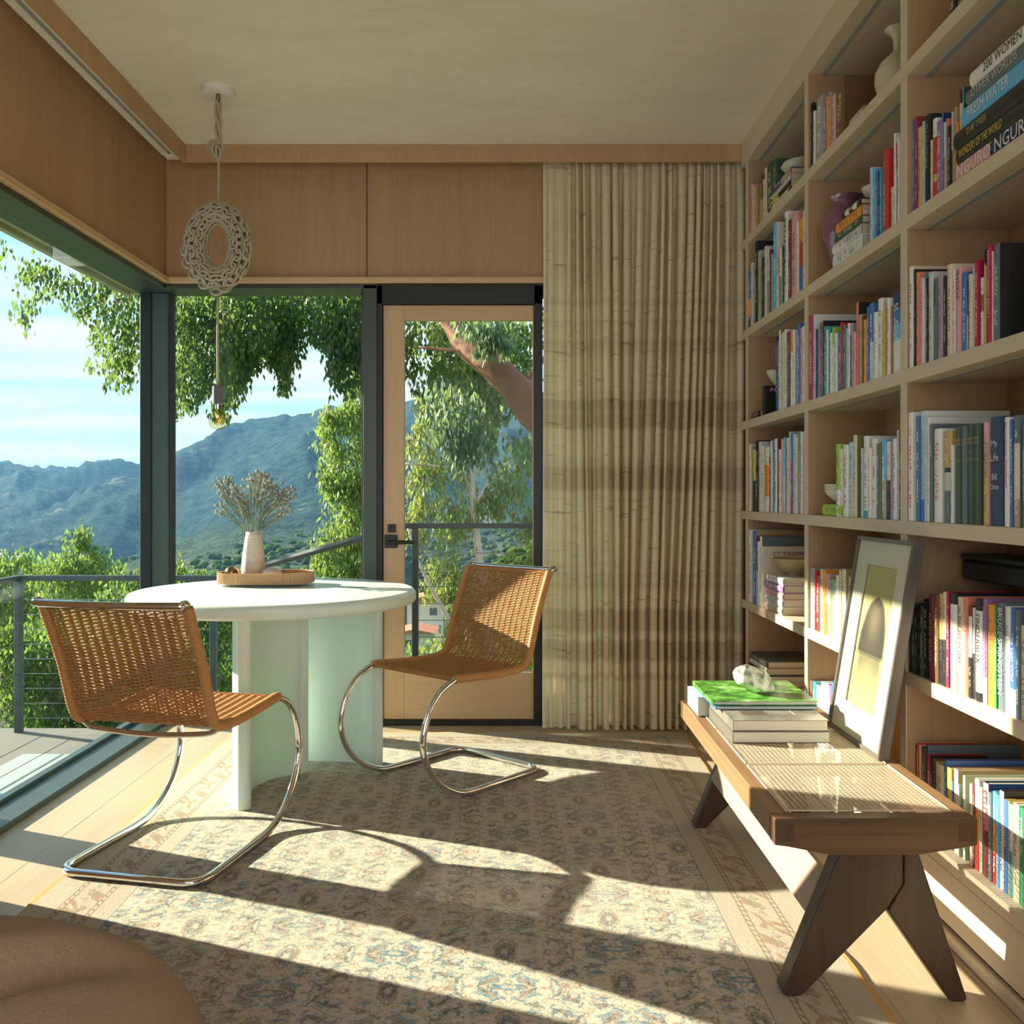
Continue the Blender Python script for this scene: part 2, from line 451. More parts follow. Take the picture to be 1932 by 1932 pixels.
# door
db = MB()
db.rbox(-.650, -.624, YB - .006, YB + .06, 0, ZW, .002).rbox(.118, .160, YB - .006, YB + .07, 0, ZW, .002)
db.rbox(-.65, .16, YB - .006, YB + .07, ZW - .092, ZW + .006, .002).rbox(-.65, .16, YB - .012, YB + .08, 0, .024, .002)
door = struct('door_1', db, M['black'])
DY0, DY1 = YB + .012, YB + .054
zt, zb_ = ZW - .094, .026
leaf = MB().rbox(-.622, -.519, DY0, DY1, zb_, zt, .002).rbox(.112, .1175, DY0, DY1, zb_, zt, .001).build('door_stile', M['door'], door)
dh = wood('oak_door_rail', (.68, .46, .26), (.54, .34, .18), 0, 60, .42)
MB().rbox(-.519, .112, DY0, DY1, zt - .073, zt, .002).build('door_rail', dh, door)
MB().rbox(-.519, .112, DY0, DY1, zb_, zb_ + .228, .002).build('door_rail', dh, door)
MB().box(-.519, .112, DY0 + .014, DY0 + .024, zb_ + .228, zt - .073).build('pane', M['clear'], door)
b = MB(); b.rbox(-.615, -.552, DY0 - .012, DY0, .868, .932, .002)
b.tube([(-.584, DY0 - .01, .897), (-.584, DY0 - .05, .897)], .010, 12)
b.tube([(-.596, DY0 - .05, .897), (-.462, DY0 - .05, .898)], .0095, 12)
hd = b.build('door_handle', M['black'], door, smooth='auto'); hd['label'] = 'black lever handle on square plate'
b = MB(); b.rbox(-.600, -.560, DY0 - .008, DY0, .944, .984, .002); b.lathe([(.012, 0), (.012, .004), (.006, .005)], (0, 0, 0), 14)
k = len(b.v) - 42
b.v[k:] = [(-.580 + p[0], DY0 - .008 - p[2], .964 + p[1]) for p in b.v[k:]]
b.build('deadbolt', M['black'], door)

# ------------------------------------------------------------------ rug
m, g = newmat('faded_persian_pile'); v = g.coord(); s3 = g.xyz(v)
wob = g.noise(v, 2.2, 2)
X_ = g.m('ADD', g.m('ADD', s3[0], -.25), g.m('MULTIPLY', g.m('SUBTRACT', wob, .5), .012)); Y_ = g.m('ADD', s3[1], 2.4)
# mirrored repeats give a woven, symmetric floral layout
wq = g.noise(v, 3.1, 3, .6, 0, True); wq = g.xyz(wq)
Xo = X_; X_ = g.m('ADD', X_, g.m('MULTIPLY', g.m('SUBTRACT', wq[0], .5), .07)); Y_ = g.m('ADD', Y_, g.m('MULTIPLY', g.m('SUBTRACT', wq[1], .5), .07))
mx = g.m('PINGPONG', g.m('ADD', X_, 5.0), .135); my = g.m('PINGPONG', g.m('ADD', Y_, g.m('MULTIPLY', g.m('FLOOR', g.m('DIVIDE', g.m('ADD', X_, 5), .27)), .15)), .16)
mv = g.vec(mx, my, 0)
n1 = g.noise(g.scale(mv, (1, 1, 1), (2.3, 4.1, 0)), 17, 4, .62, 1.6)
n2 = g.noise(g.scale(mv, (1, 1, 1), (7.3, 1.1, 3)), 13, 4, .62, 1.8)
ve = g.vor(g.mix(.18, mv, g.noise(mv, 22, 3, .6, 0, True)), 13, 'DISTANCE_TO_EDGE')
vine = g.m('LESS_THAN', ve, .042)
wear = g.noise(v, 1.5, 4, .6); grain = g.noise(g.scale(v, (160, 420, 1)), 1.0, 3, .8)
grit = g.noise(v, 95, 4, .85)
beige = g.mix(grit, (.42, .36, .27), (.75, .69, .585))
bl = g.m('MULTIPLY', g.ramp(n1, [(.485, 0), (.55, 1)]), g.ramp(grit, [(.34, 0), (.52, 1)]))
br = g.m('MULTIPLY', g.ramp(n2, [(.53, 0), (.58, 1)]), g.ramp(grit, [(.36, 0), (.55, 1)]))
fade = g.ramp(wear, [(.30, .25), (.60, 1)])
# the field is denser towards the near end of the carpet
dens = g.m('ADD', .55, g.m('MULTIPLY', g.ramp(g.m('DIVIDE', g.m('SUBTRACT', 4.4, Y_), 3.2), [(0, 0), (1, 1)]), .5))
fc = g.mix(g.m('MULTIPLY', g.m('MULTIPLY', bl, fade), dens), beige, (.045, .20, .29))
fc = g.mix(g.m('MULTIPLY', g.m('MULTIPLY', br, dens), .72), fc, (.22, .115, .05))
fc = g.mix(g.m('MULTIPLY', g.m('MULTIPLY', vine, g.ramp(grit, [(.35, 0), (.5, 1)])), .48), fc, (.17, .115, .075))
pk = g.ramp(g.noise(g.scale(mv, (1, 1, 1), (9, 2, 5)), 24, 2), [(.60, 0), (.66, 1)])
fc = g.mix(g.m('MULTIPLY', pk, .35), fc, (.62, .36, .24))
X_ = Xo; Y_ = g.m('ADD', s3[1], 2.4)
# border measured from the rug's side edges
XRUG0, XRUG1 = -1.306, .812
e = g.m('MINIMUM', g.m('SUBTRACT', X_, XRUG0), g.m('SUBTRACT', XRUG1, X_))
e = g.m('MINIMUM', e, g.m('SUBTRACT', 4.37, Y_))
def band(a, b_, s_=.002):
    return g.m('MULTIPLY', g.m('GREATER_THAN', e, a), g.m('LESS_THAN', e, b_))
bord = g.m('LESS_THAN', e, .252)
by = g.m('PINGPONG', g.m('ADD', Y_, X_), .11); bv = g.vec(e, by, 2)
bn = g.noise(bv, 21, 4, .6, 1.5); bn2 = g.noise(g.scale(bv, (1, 1, 1), (4, 4, 4)), 17, 4, .6, 1.5)
bc = g.mix(grit, (.36, .30, .22), (.62, .555, .455))
inner = band(.10, .180); 
bc2 = g.mix(g.m('MULTIPLY', g.ramp(bn, [(.50, 0), (.55, 1)]), .65), bc, (.30, .17, .09))
bc2 = g.mix(g.m('MULTIPLY', g.ramp(bn2, [(.60, 0), (.64, 1)]), .4), bc2, (.22, .28, .27))
bc = g.mix(inner, bc, bc2)
dash = g.m('GREATER_THAN', g.m('PINGPONG', g.m('ADD', Y_, X_), .014), .004)
for a_, b_ in ((.088, .091), (.100, .103), (.180, .183), (.193, .196)):
    bc = g.mix(g.m('MULTIPLY', band(a_, b_), .75), bc, (.22, .14, .09))
for a_, b_ in ((.091, .100), (.183, .193)):
    bc = g.mix(g.m('MULTIPLY', g.m('MULTIPLY', band(a_, b_), g.m('SUBTRACT', 1, dash)), .7), bc, (.22, .14, .09))
bc = g.mix(g.m('MULTIPLY', band(.249, .253), .8), bc, (.20, .22, .20))
bc = g.mix(g.m('MULTIPLY', g.m('LESS_THAN', e, .010), .8), bc, (.62, .36, .10))
cc = g.mix(bord, fc, bc)
g.out(g.pbr(Base_Color=cc, Roughness=.95, Specular_IOR_Level=.15, Normal=g.bump(g.m('ADD', grain, grit), .55, .0035)))
M['rug'] = m
rug = empty('rug', 'large faded beige and blue floral carpet under the table and bench', 'rug', (-.25, 2.4, 0))
b = MB(); nx, ny = 40, 70; Y0, Y1 = .9, 4.37
def edge(y, s_): return .006 * math.sin(y * 9 + s_) + .003 * math.sin(y * 31 + s_)
for k, zz in ((0, .011), (1, 0.0005)):
    b.add([(XRUG0 + edge(Y0 + (Y1 - Y0) * j / ny, 0) * (1 if i == 0 else 0) + (XRUG1 - XRUG0) * i / nx + edge(Y0 + (Y1 - Y0) * j / ny, 2) * (1 if i == nx else 0),
            Y0 + (Y1 - Y0) * j / ny, zz + (.0008 * math.sin(i * 1.7) * math.sin(j * 1.1) if k == 0 else 0)) for j in range(ny + 1) for i in range(nx + 1)],
          [((j * (nx + 1) + i, j * (nx + 1) + i + 1, (j + 1) * (nx + 1) + i + 1, (j + 1) * (nx + 1) + i)[::(1 if k == 0 else -1)]) for j in range(ny) for i in range(nx)])
n0 = (nx + 1) * (ny + 1)
per = [j * (nx + 1) for j in range(ny + 1)] + [ny * (nx + 1) + i for i in range(1, nx + 1)] + [j * (nx + 1) + nx for j in range(ny - 1, -1, -1)] + [i for i in range(nx - 1, 0, -1)]
b.f += [(a_, per[(i + 1) % len(per)], per[(i + 1) % len(per)] + n0, a_ + n0) for i, a_ in enumerate(per)]
b.build('pile', M['rug'], rug, smooth='auto', world=True)
mb_ = plain('ochre_binding', (.50, .27, .07), .9, var=.4, vscale=60)
for xx, ph in ((XRUG0, 0), (XRUG1, 2)):
    b = MB(); b.tube([(xx + edge(Y0 + (Y1 - Y0) * j / 160, ph), Y0 + (Y1 - Y0) * j / 160, .0062) for j in range(161)], [.0036 + .0012 * (j % 2) for j in range(161)], 6)
    b.build('binding', mb_, rug, smooth=True, world=True)
b = MB()
for i in range(420):
    x0 = XRUG0 + (XRUG1 - XRUG0) * (i + .5) / 420; l = random.uniform(.010, .030)
    b.tube([(x0, 4.366, .006), (x0 + random.uniform(-.006, .006), 4.37 + l * .6, .004), (x0 + random.uniform(-.008, .008), 4.37 + l, .0022)], .0013, 3)
b.build('fringe', plain('cotton_fringe', (.72, .66, .52), .9, var=.2), rug, world=True)['kind'] = 'stuff'

# ------------------------------------------------------------------ table
tb = empty('table', 'round pale mint resin table on curved slab legs by the corner window', 'table', (-.96, 3.80, .011))
def superdisc(mb, R, z0, z1, r, n=96):
    prof = [(R - r, z0)]
    for i in range(1, 7): a_ = i / 6 * math.pi / 2; prof.append((R - r + r * math.sin(a_), z0 + r - r * math.cos(a_)))
    for i in range(0, 7): a_ = i / 6 * math.pi / 2; prof.append((R - r + r * math.cos(a_), z1 - r + r * math.sin(a_)))
    return mb.lathe(prof, (-.96, 3.80, 0), n)
superdisc(MB(), .573, .683, .740, .022).build('tabletop', M['mint'], tb, smooth='auto', world=True)
def slab(pts, t, z0, z1):
    c_ = rail([(p[0], p[1], 0) for p in pts], sub=8); L = []; R_ = []
    for i, p in enumerate(c_):
        d_ = ((c_[min(i + 1, len(c_) - 1)] - c_[max(i - 1, 0)])).normalized(); nn = Vector((-d_.y, d_.x, 0))
        L.append(p + nn * t / 2); R_.append(p - nn * t / 2)
    def capp(p, q, cen, k=8):
        a0 = math.atan2(p.y - cen.y, p.x - cen.x)
        return [(cen.x + t / 2 * math.cos(a0 - math.pi * i / k), cen.y + t / 2 * math.sin(a0 - math.pi * i / k)) for i in range(1, k)]
    poly = [(p.x, p.y) for p in L] + capp(L[-1], R_[-1], c_[-1]) + [(p.x, p.y) for p in R_[::-1]] + capp(R_[0], L[0], c_[0])
    return MB().prism(poly[::-1], z0, z1)
slab([(-.948, 3.302), (-.995, 3.42), (-1.0, 3.54), (-.955, 3.65), (-.86, 3.735), (-.84, 3.742)], .054, .0115, .690).build('leg', M['mint'], tb, smooth='auto', world=True)
slab([(-.548, 3.805), (-.60, 3.87), (-.69, 3.905), (-.82, 3.915), (-.95, 3.90), (-1.06, 3.85)], .054, .0115, .690).build('leg', M['mint'], tb, smooth='auto', world=True)

# ------------------------------------------------------------------ wicker cantilever chairs
wick = plain('honey_wicker', (.50, .235, .075), .42, var=.30, vscale=45)
wickd = plain('honey_wicker_binding', (.52, .245, .075), .45, var=.25, vscale=70, bump=.3)
W = .229
SEAT = [(.490, .4405), (.475, .4425), (.42, .4385), (.30, .431), (.19, .428), (.125, .432), (.088, .448), (.066, .485), (.048, .54), (.020, .625), (-.018, .715), (-.050, .785), (-.058, .803)]
prof = rail([(p[0], 0, p[1]) for p in SEAT], sub=10)
def resample(path, step):
    out = [path[0]]; acc = 0
    for a_, b_ in zip(path, path[1:]):
        d_ = (b_ - a_).length; pos = step - acc
        while pos <= d_:
            out.append(a_ + (b_ - a_) * (pos / d_)); pos += step
        acc = (acc + d_) % step
    return out
def chair(name, label):
    root = empty(name, label, 'chair', group='woven cantilever chairs at the mint table')
    # local frame: +y forward, x lateral
    P = lambda l, t, z: (l, t, z)
    arc = rail([(0, .00 + .30, .0125), (0, .40, .0135), (0, .47, .026), (0, .55, .068), (0, .615, .135), (0, .648, .225), (0, .628, .325), (0, .57, .402), (0, .490, .4405), (0, .47, .4425)], sub=6)
    path = [P(-W, q.y, q.z) for q in arc[::-1]] + [P(-W, .20, .0125), P(-W, .07, .0125)]
    path += [P(-W + .06 - .06 * math.cos(a_), .06 - .06 * math.sin(a_) + .0, .0125) for a_ in [k / 6 * math.pi / 2 for k in range(1, 7)]]
    half = path[:]
    path += [P(0, 0, .0125)] + [(-p[0], p[1], p[2]) for p in half[::-1]]
    MB().tube(path, .0122, 14).build('tube_frame', M['chrome'], root, smooth=True)
    b = MB(); tp = [P(-W, -.052, .788), P(-W, -.060, .805), P(-W - .004, -.073, .813), P(-W - .002, -.086, .812), P(-W + .02, -.092, .808)]
    tp = tp + [P(0, -.094, .806)] + [(-p[0], p[1], p[2]) for p in tp[::-1]]
    b.tube(rail(tp, sub=5), .0115, 12); b.build('top_rail', M['chrome'], root, smooth=True)
    b = MB(); b.tube(rail([P(-W + .005, .115, .424), P(-W + .05, .112, .408), P(0, .110, .398), P(W - .05, .112, .408), P(W - .005, .115, .424)], sub=6), .0085, 10)
    b.build('cross_rail', M['chrome'], root, smooth=True)
    # bound side rails
    rs = resample(prof, .0026)
    for s_ in (-1, 1):
        MB().tube([P(s_ * W, q.x, q.z) for q in rs], [.0155 + .0012 * math.sin(i * math.pi * .5) for i in range(len(rs))], 10).build('bound_rail', wickd, root, smooth=True)
    # woven panel: ribs and weft strands
    b = MB(); nr = 14; sp = (2 * W - .028) / nr; rs = resample(prof, .0057)
    for i in range(nr + 1):
        l = -W + .014 + i * sp
        for dx in (-.0022, .0022):
            b.tube([P(l + dx, q.x, q.z) for q in resample(prof, .02)], .0021, 5)
    for k, q in enumerate(rs):
        a_ = rs[max(k - 1, 0)]; c_ = rs[min(k + 1, len(rs) - 1)]; t_ = (c_ - a_).normalized(); nn = Vector((-t_.z, 0, t_.x))
        pts = []
        for i in range(2 * nr + 1):
            l = -W + .014 + i * sp / 2
            o_ = .0048 * math.cos(math.pi * (i / 2 + k))
            pts.append(P(l, q.x + nn.x * o_ + random.uniform(-.0004, .0004), q.z + nn.z * o_))
        pts = [P(-W, q.x, q.z)] + pts + [P(W, q.x, q.z)]
        b.tube(pts, .00235, 4)
    # rolled edge over the front of the seat
    for i in range(64):
        l = -W + .02 + i * (2 * W - .04) / 63
        b.tube([P(l, .478, .4335), P(l, .490, .436), P(l, .4935, .4405), P(l, .490, .4455), P(l, .475, .447)], .0026, 4)
        b.tube([P(l, -.050, .790), P(l, -.056, .802), P(l, -.066, .808), P(l, -.076, .803)], .0024, 4)
    b.build('woven_panel', wick, root, smooth=True)
    b = MB()
    for s_ in (-1, 1):
        b.lathe([(.008, 0), (.010, .002), (.010, .006)], (s_ * (W - .03), .004, -.004), 10)
    return root
c1 = chair('cantilever_chair', 'woven cantilever chair with its back turned, beside the left window')
c1.location = (-1.102, 2.667, .011); c1.rotation_euler = (0, 0, -math.radians(12.3))
c2 = copytree(c1); c2['label'] = 'woven cantilever chair facing the table, in front of the oak door'
c2.location = (-.049, 3.899, .011); c2.rotation_euler = (0, 0, math.radians(138.6))

# ------------------------------------------------------------------ tray, vase and dried flowers
reed = wood('split_reed', (.62, .40, .22), (.42, .22, .11), 2, 50, .5)
ZT = .751
for o_ in [tb]: pass
tray = empty('tray', 'low oval reed tray on the mint table', 'tray', (-1.05, 4.00, ZT))
def stad(a_, hx=.198, hy=.125, e_=.62):
    c_, s_ = math.cos(a_), math.sin(a_)
    return (hx * math.copysign(abs(c_) ** e_, c_), hy * math.copysign(abs(s_) ** e_, s_))
poly = [stad(2 * math.pi * i / 90) for i in range(90)]
MB().prism(poly, 0.0, .007).build('tray_floor', reed, tray)
b = MB(); acc = [Vector((p[0], p[1], 0)) for p in poly]; pts = resample(acc + [acc[0]], .0056)
for i, p in enumerate(pts):
    nn = Vector((p.x / .198 ** 2, p.y / .125 ** 2, 0)).normalized()
    h_ = .046 + random.uniform(-.001, .001)
    b.tube([p, p + Vector((0, 0, h_))], random.uniform(.0027, .0033), 6)
b.build('reed_wall', reed, tray, smooth='auto')
b = MB(); b.tube([p * .97 + Vector((0, 0, .0435)) for p in acc], .0028, 6, closed=True); b.build('rim', reed, tray, smooth=True)

vm, g = newmat('speckled_stoneware'); v = g.coord()
c = g.mix(g.ramp(g.noise(v, 14, 3), [(.35, 0), (.7, 1)]), (.74, .66, .56), (.55, .45, .36))
c = g.mix(g.ramp(g.noise(v, 190, 2, .8), [(.62, 0), (.68, 1)]), c, (.24, .13, .07))
g.out(g.pbr(Base_Color=c, Roughness=.55, Normal=g.bump(g.noise(v, 60, 4), .6, .004)))
vx, vy = -1.125, 4.07
vase = empty('vase', 'speckled stoneware vase standing in the reed tray', 'vase', (vx, vy, ZT + .007))
wb = lambda a_, z: .03 * math.sin(2 * a_ + z * 20) + .015 * math.sin(3 * a_ - z * 31)
MB().lathe([(.001, 0), (.046, 0), (.050, .006), (.0505, .05), (.047, .10), (.042, .15), (.037, .185), (.0355, .208), (.033, .209), (.031, .205), (.034, .18), (.038, .15), (.043, .10), (.046, .05), (.045, .012), (.001, .010)],
          (0, 0, 0), 36, wob=wb).build('body', vm, vase, smooth=True)
stemm = plain('dry_stem', (.22, .24, .14), .8, var=.3); headm = plain('dry_seed_head', (.33, .335, .275), .85, var=.3, vscale=200)
bq = empty('dried_flower_bunch', 'bunch of grey-brown dried flower sprigs standing in the speckled vase', 'dried flowers', (vx, vy, ZT + .20))
tips = [(413, 905, .00), (420, 930, .01), (418, 955, -.01), (430, 905, .02), (445, 920, -.02), (455, 935, .02), (470, 905, -.02), (482, 898, .02), (492, 893, -.01), (503, 900, .02), (512, 912, -.02), (520, 918, .01), (530, 930, -.01), (540, 935, .02), (546, 925, -.02), (540, 958, .01), (462, 950, .03), (498, 930, -.03)]
for ti, (tx, ty, dy) in enumerate(tips):
    T = px(tx, ty, vy + dy * 2); B0 = Vector((vx + random.uniform(-.022, .022), vy + random.uniform(-.02, .02), ZT + .12))
    mid = B0.lerp(T, .55) + Vector(((vx - T.x) * .22, 0, .01))
    b = MB(); path = rail([B0, mid, T], sub=6); b.tube(path, [.0022 - .0009 * i / len(path) for i in range(len(path))], 5)
    heads = []
    for k in range(15):
        s_ = path[random.randint(5, 9)]; e_ = T + Vector((random.uniform(-.027, .027), random.uniform(-.022, .022), random.uniform(-.040, .016)))
        b.tube([s_, s_.lerp(e_, .6) + Vector((0, 0, -.004)), e_], .0009, 4); heads.append(e_)
    for k in range(26):
        s_ = path[random.randint(4, len(path) - 2)]; dd = (T - B0).normalized()
        e_ = s_ + dd * random.uniform(.012, .022) + Vector((random.uniform(-.008, .008), random.uniform(-.008, .008), 0))
        b.tube([s_, e_], [.0010, .0004], 3)
    sp_ = b.build('sprig', stemm, bq, smooth=True, world=True)
    b = MB()
    for e_ in heads + [T]: b.ball(e_, random.uniform(.0052, .0080), 7, 5)
    hb = b.build('seed_heads', headm, sp_, smooth=True); hb['kind'] = 'stuff'
    hb.data.transform(Matrix.Translation(-bq.location))
o_ = MB().ball((0, 0, .031), .031, 24, 14).build('brass_ball', plain('brushed_bronze_ball', (.42, .25, .12), .22, .9, var=.3), None, smooth=True)
o_.location = (-1.205, 4.02, ZT + .007); tag(o_, 'shiny bronze ball in the reed tray', 'ball')
o_ = MB().lathe([(.001, 0), (.03, .004), (.045, .022), (.038, .042), (.017, .052), (.001, .053)], (0, 0, 0), 24, wob=lambda a_, z: .05 * math.sin(2 * a_)).build('pebble', plain('pale_pebble', (.72, .64, .54), .35, var=.2), None, smooth=True)
o_.location = (-1.035, 4.03, ZT + .007); tag(o_, 'smooth pale pebble in the reed tray', 'stone')

# ------------------------------------------------------------------ pendant lamp
PX, PY = -1.195, 3.80
pen = empty('pendant_lamp', 'pendant lamp of knotted linen rope with a bare bulb over the table', 'pendant lamp', (PX, PY, ZC))
MB().lathe([(.060, -.022), (.064, -.020), (.065, 0)], (PX, PY, ZC), 40).build('canopy', M['white'], pen, smooth='auto', world=True)
MB().lathe([(.007, -.05), (.009, -.046), (.009, -.022)], (PX, PY, ZC), 14).build('hook', plain('aged_brass', (.25, .17, .09), .4, .8), pen, smooth='auto', world=True)
b = MB(); r_ = .0062; zt0 = ZC - .052
for k in range(3):
    ph = k * 2.1
    b.tube(rail([(PX + .010 * math.cos(ph + i * .9), PY + .010 * math.sin(ph + i * .9), zt0 - i * .030) for i in range(7)], sub=4), r_, 7)
kz = zt0 - .195
for k in range(4):
    ang = k * .8
    b.tube(rail([(PX + .024 * math.cos(a_) * math.cos(ang) - .004, PY + .018 * math.cos(a_) * math.sin(ang), kz + .028 * math.sin(a_) - .006 * k) for a_ in [j / 8 * 2 * math.pi for j in range(8)]], closed=True, sub=4), r_, 7, closed=True)
b.tube(rail([(PX, PY, kz + .03), (PX - .03, PY, kz + .035), (PX - .042, PY, kz + .01), (PX - .02, PY, kz - .005), (PX + .01, PY, kz + .01)], sub=4), r_, 7)
b.build('rope_knot', M['rope'], pen, smooth=True, world=True)
b = MB(); zr = 2.146
b.tube(rail([(PX, PY, kz - .02), (PX + .002, PY, (kz + zr + .17) / 2), (PX, PY, zr + .165)], sub=4), .0055, 8)
b.build('cord', M['rope'], pen, smooth=True, world=True)
MB().tube(rail([(PX, PY, zr - .19), (PX - .002, PY, 1.75), (PX, PY, 1.574)], sub=4), .0055, 8).build('cord', M['rope'], pen, smooth=True, world=True)
b = MB(); AX, AZ, TR = .0905, .132, .040; links = 0
for col_ in range(9):
    mi = col_ / 9 * 2 * math.pi
    N_ = 27
    for k in range(N_):
        th = 2 * math.pi * (k + (col_ % 2) * .5) / N_
        th2 = th + .05
        def pt(t_, m_, rr):
            ax = AX + rr * math.cos(m_); az = AZ + rr * math.cos(m_)
            return Vector((PX + ax * math.cos(t_), PY + rr * math.sin(m_) * 1.0, zr + az * math.sin(t_)))
        c_ = pt(th, mi, TR); tdir = (pt(th2, mi, TR) - pt(th - .05, mi, TR)).normalized()
        out_ = Vector((math.cos(mi) * math.cos(th), math.sin(mi), math.cos(mi) * math.sin(th))).normalized()
        sd = tdir.cross(out_)
        tilt = .5 * (1 if k % 2 else -1)
        sd2 = sd * math.cos(tilt) + out_ * math.sin(tilt)
        L_ = .0225 + random.uniform(-.001, .002); Wd = .0125 + random.uniform(-.001, .002)
        b.tube([c_ + tdir * L_ * math.cos(a_) + sd2 * Wd * math.sin(a_) + out_ * .003 * math.cos(2 * a_) for a_ in [j / 10 * 2 * math.pi for j in range(10)]], .0058, 6, closed=True)
for (dx, dz, rad, tl) in ((-.115, .03, .020, .3), (-.125, -.02, .022, -.2), (-.118, -.07, .022, .4), (-.09, -.115, .024, .1), (-.05, -.15, .026, -.3), (.03, -.165, .026, .2), (0, -.175, .028, 0), (-.02, -.14, .03, .6), (.05, -.14, .024, .2), (.118, .02, .018, .2)):
    b.tube([(PX + dx + rad * math.cos(a_), PY - .012 + rad * .5 * math.sin(a_ + tl), zr + dz + rad * math.sin(a_) * 1.1) for a_ in [j / 14 * 2 * math.pi for j in range(14)]], .0056, 6, closed=True)
b.build('knotted_ring', M['rope'], pen, smooth=True, world=True)
b = MB(); Rm = Matrix.Translation((PX, PY, 1.535)) @ Matrix.Rotation(math.radians(28), 4, 'Z')
b.rbox(-.021, .021, -.021, .021, -.038, .038, .002, Rm); b.build('socket', plain('brushed_steel_socket', (.22, .23, .23), .35, .8, var=.2), pen, world=True)
MB().lathe([(.013, 1.478), (.0135, 1.497)], (PX, PY, 0), 16).build('bulb_cap', M['chrome'], pen, world=True)
bm_, g = newmat('amber_bulb_glass')
tr = g.n('BsdfTransparent'); tr.inputs[0].default_value = (.90, .82, .62, 1)
gl = g.n('BsdfGlossy'); gl.inputs['Roughness'].default_value = .03
ms = g.n('MixShader'); g.put(ms.inputs[0], schlick(g, 1)); g.t.links.new(tr.outputs[0], ms.inputs[1]); g.t.links.new(gl.outputs[0], ms.inputs[2]); g.out(ms.outputs[0])
zc_ = 1.432
bulb = MB().lathe([(.001, zc_ - .041)] + [(.039 * math.sin(a_), zc_ - .039 * math.cos(a_)) for a_ in [k / 12 * math.pi * .80 for k in range(1, 13)]] + [(.016, 1.474), (.0135, 1.482)], (PX, PY, 0), 28).build('bulb', bm_, pen, smooth=True, world=True)
b = MB(); fp = [(PX + .013 * math.cos(k * 1.05) * (1 if k % 2 else .6), PY + .013 * math.sin(k * 1.05), zc_ + (.020 if k % 2 else -.012)) for k in range(12)]
b.tube(fp, .0009, 4); b.tube([(PX, PY, 1.475), (PX, PY, zc_ + .0)], .003, 6)
b.build('filament', plain('filament_wire', (.55, .35, .12), .4, .8), bulb); bulb.children[0].data.transform(Matrix.Translation(-pen.location))

# ------------------------------------------------------------------ curtain
m, g = newmat('striped_slub_linen'); v = g.coord('UV'); s3 = g.xyz(v)
z_ = s3[1]; x_ = s3[0]
zz = g.m('ADD', z_, g.m('MULTIPLY', g.m('SUBTRACT', g.noise(g.vec(x_, g.m('MULTIPLY', z_, 2), 0), 5, 2), .5), .012))
slub = g.noise(g.vec(g.m('MULTIPLY', x_, 7), g.m('MULTIPLY', zz, 170), 0), 1.0, 3, .7)
slub2 = g.noise(g.vec(g.m('MULTIPLY', x_, 3.5), g.m('MULTIPLY', zz, 52), 5), 1.0, 2, .6)
wide = g.noise(g.vec(0, g.m('MULTIPLY', zz, 6.2), 1.7), 1.0, 2, .6)
c = g.mix(slub, (.82, .70, .46), (.97, .90, .70))
c = g.mix(g.m('MULTIPLY', g.ramp(wide, [(.50, 0), (.58, 1)]), .42), c, (.46, .33, .19))
lines = g.m('MULTIPLY', g.ramp(slub2, [(.60, 0), (.67, 1)]), g.ramp(g.noise(g.vec(0, g.m('MULTIPLY', zz, 9), 8), 1, 2), [(.42, .25), (.60, 1)]))
c = g.mix(g.m('MULTIPLY', lines, .55), c, (.22, .17, .12))
df = g.n('BsdfPrincipled'); g.put(df.inputs['Base Color'], c); df.inputs['Roughness'].default_value = .9
df.inputs['Specular IOR Level'].default_value = .1
g.put(df.inputs['Normal'], g.bump(slub, .5, .003))
t_ = g.n('BsdfTranslucent'); g.put(t_.inputs[0], g.mix(.4, c, (.85, .62, .20)))
ms = g.n('MixShader'); ms.inputs[0].default_value = .30
g.t.links.new(df.outputs[0], ms.inputs[1]); g.t.links.new(t_.outputs[0], ms.inputs[2]); g.out(ms.outputs[0]); M['curtain'] = m
top = [1024, 1040, 1060, 1075, 1089, 1101, 1119, 1143, 1161, 1183, 1209, 1236, 1251, 1264, 1287, 1305, 1319, 1330, 1342, 1354, 1372, 1397]
bot = [1024, 1040, 1058, 1072, 1098, 1111, 1122, 1143, 1163, 1178, 1190, 1210, 1232, 1247, 1262, 1276, 1291, 1306, 1322, 1340, 1362, 1392]
YC = 4.474
def prof_c(xs_, amp):
    P_ = []
    X_s = [(x_ - CX) / F * YC for x_ in xs_]
    for i, xr in enumerate(X_s):
        flat = .25 if i < 3 else 1.0
        if i in (0,): P_.append((xr, -amp * .3)); P_.append((xr + .01, -amp * .35)); P_.append((xr + .015, -amp * .3)); P_.append((xr + .02, -amp * .2)); continue
        gp = (xr - X_s[i - 1]); w = min(gp * .30, .026)
        A = amp * flat * (.8 + .4 * ((i * 37 % 11) / 11))
        P_ += [(xr - w * 1.02, A * .15), (xr - w * .95, -A * .65), (xr, -A), (xr + w * .9, -A * .6), (xr + w * .85, A * .25)]
        if i < len(X_s) - 1:
            g2 = X_s[i + 1] - xr
            P_.append((xr + g2 * .5, A * .75))
    return P_
rows = 64; b = MB(); uvs = []
zt_, zb2 = ZF + .045, .008
tp_, bt_ = prof_c(top, .040), prof_c(bot, .052); ncol = None
cum = None
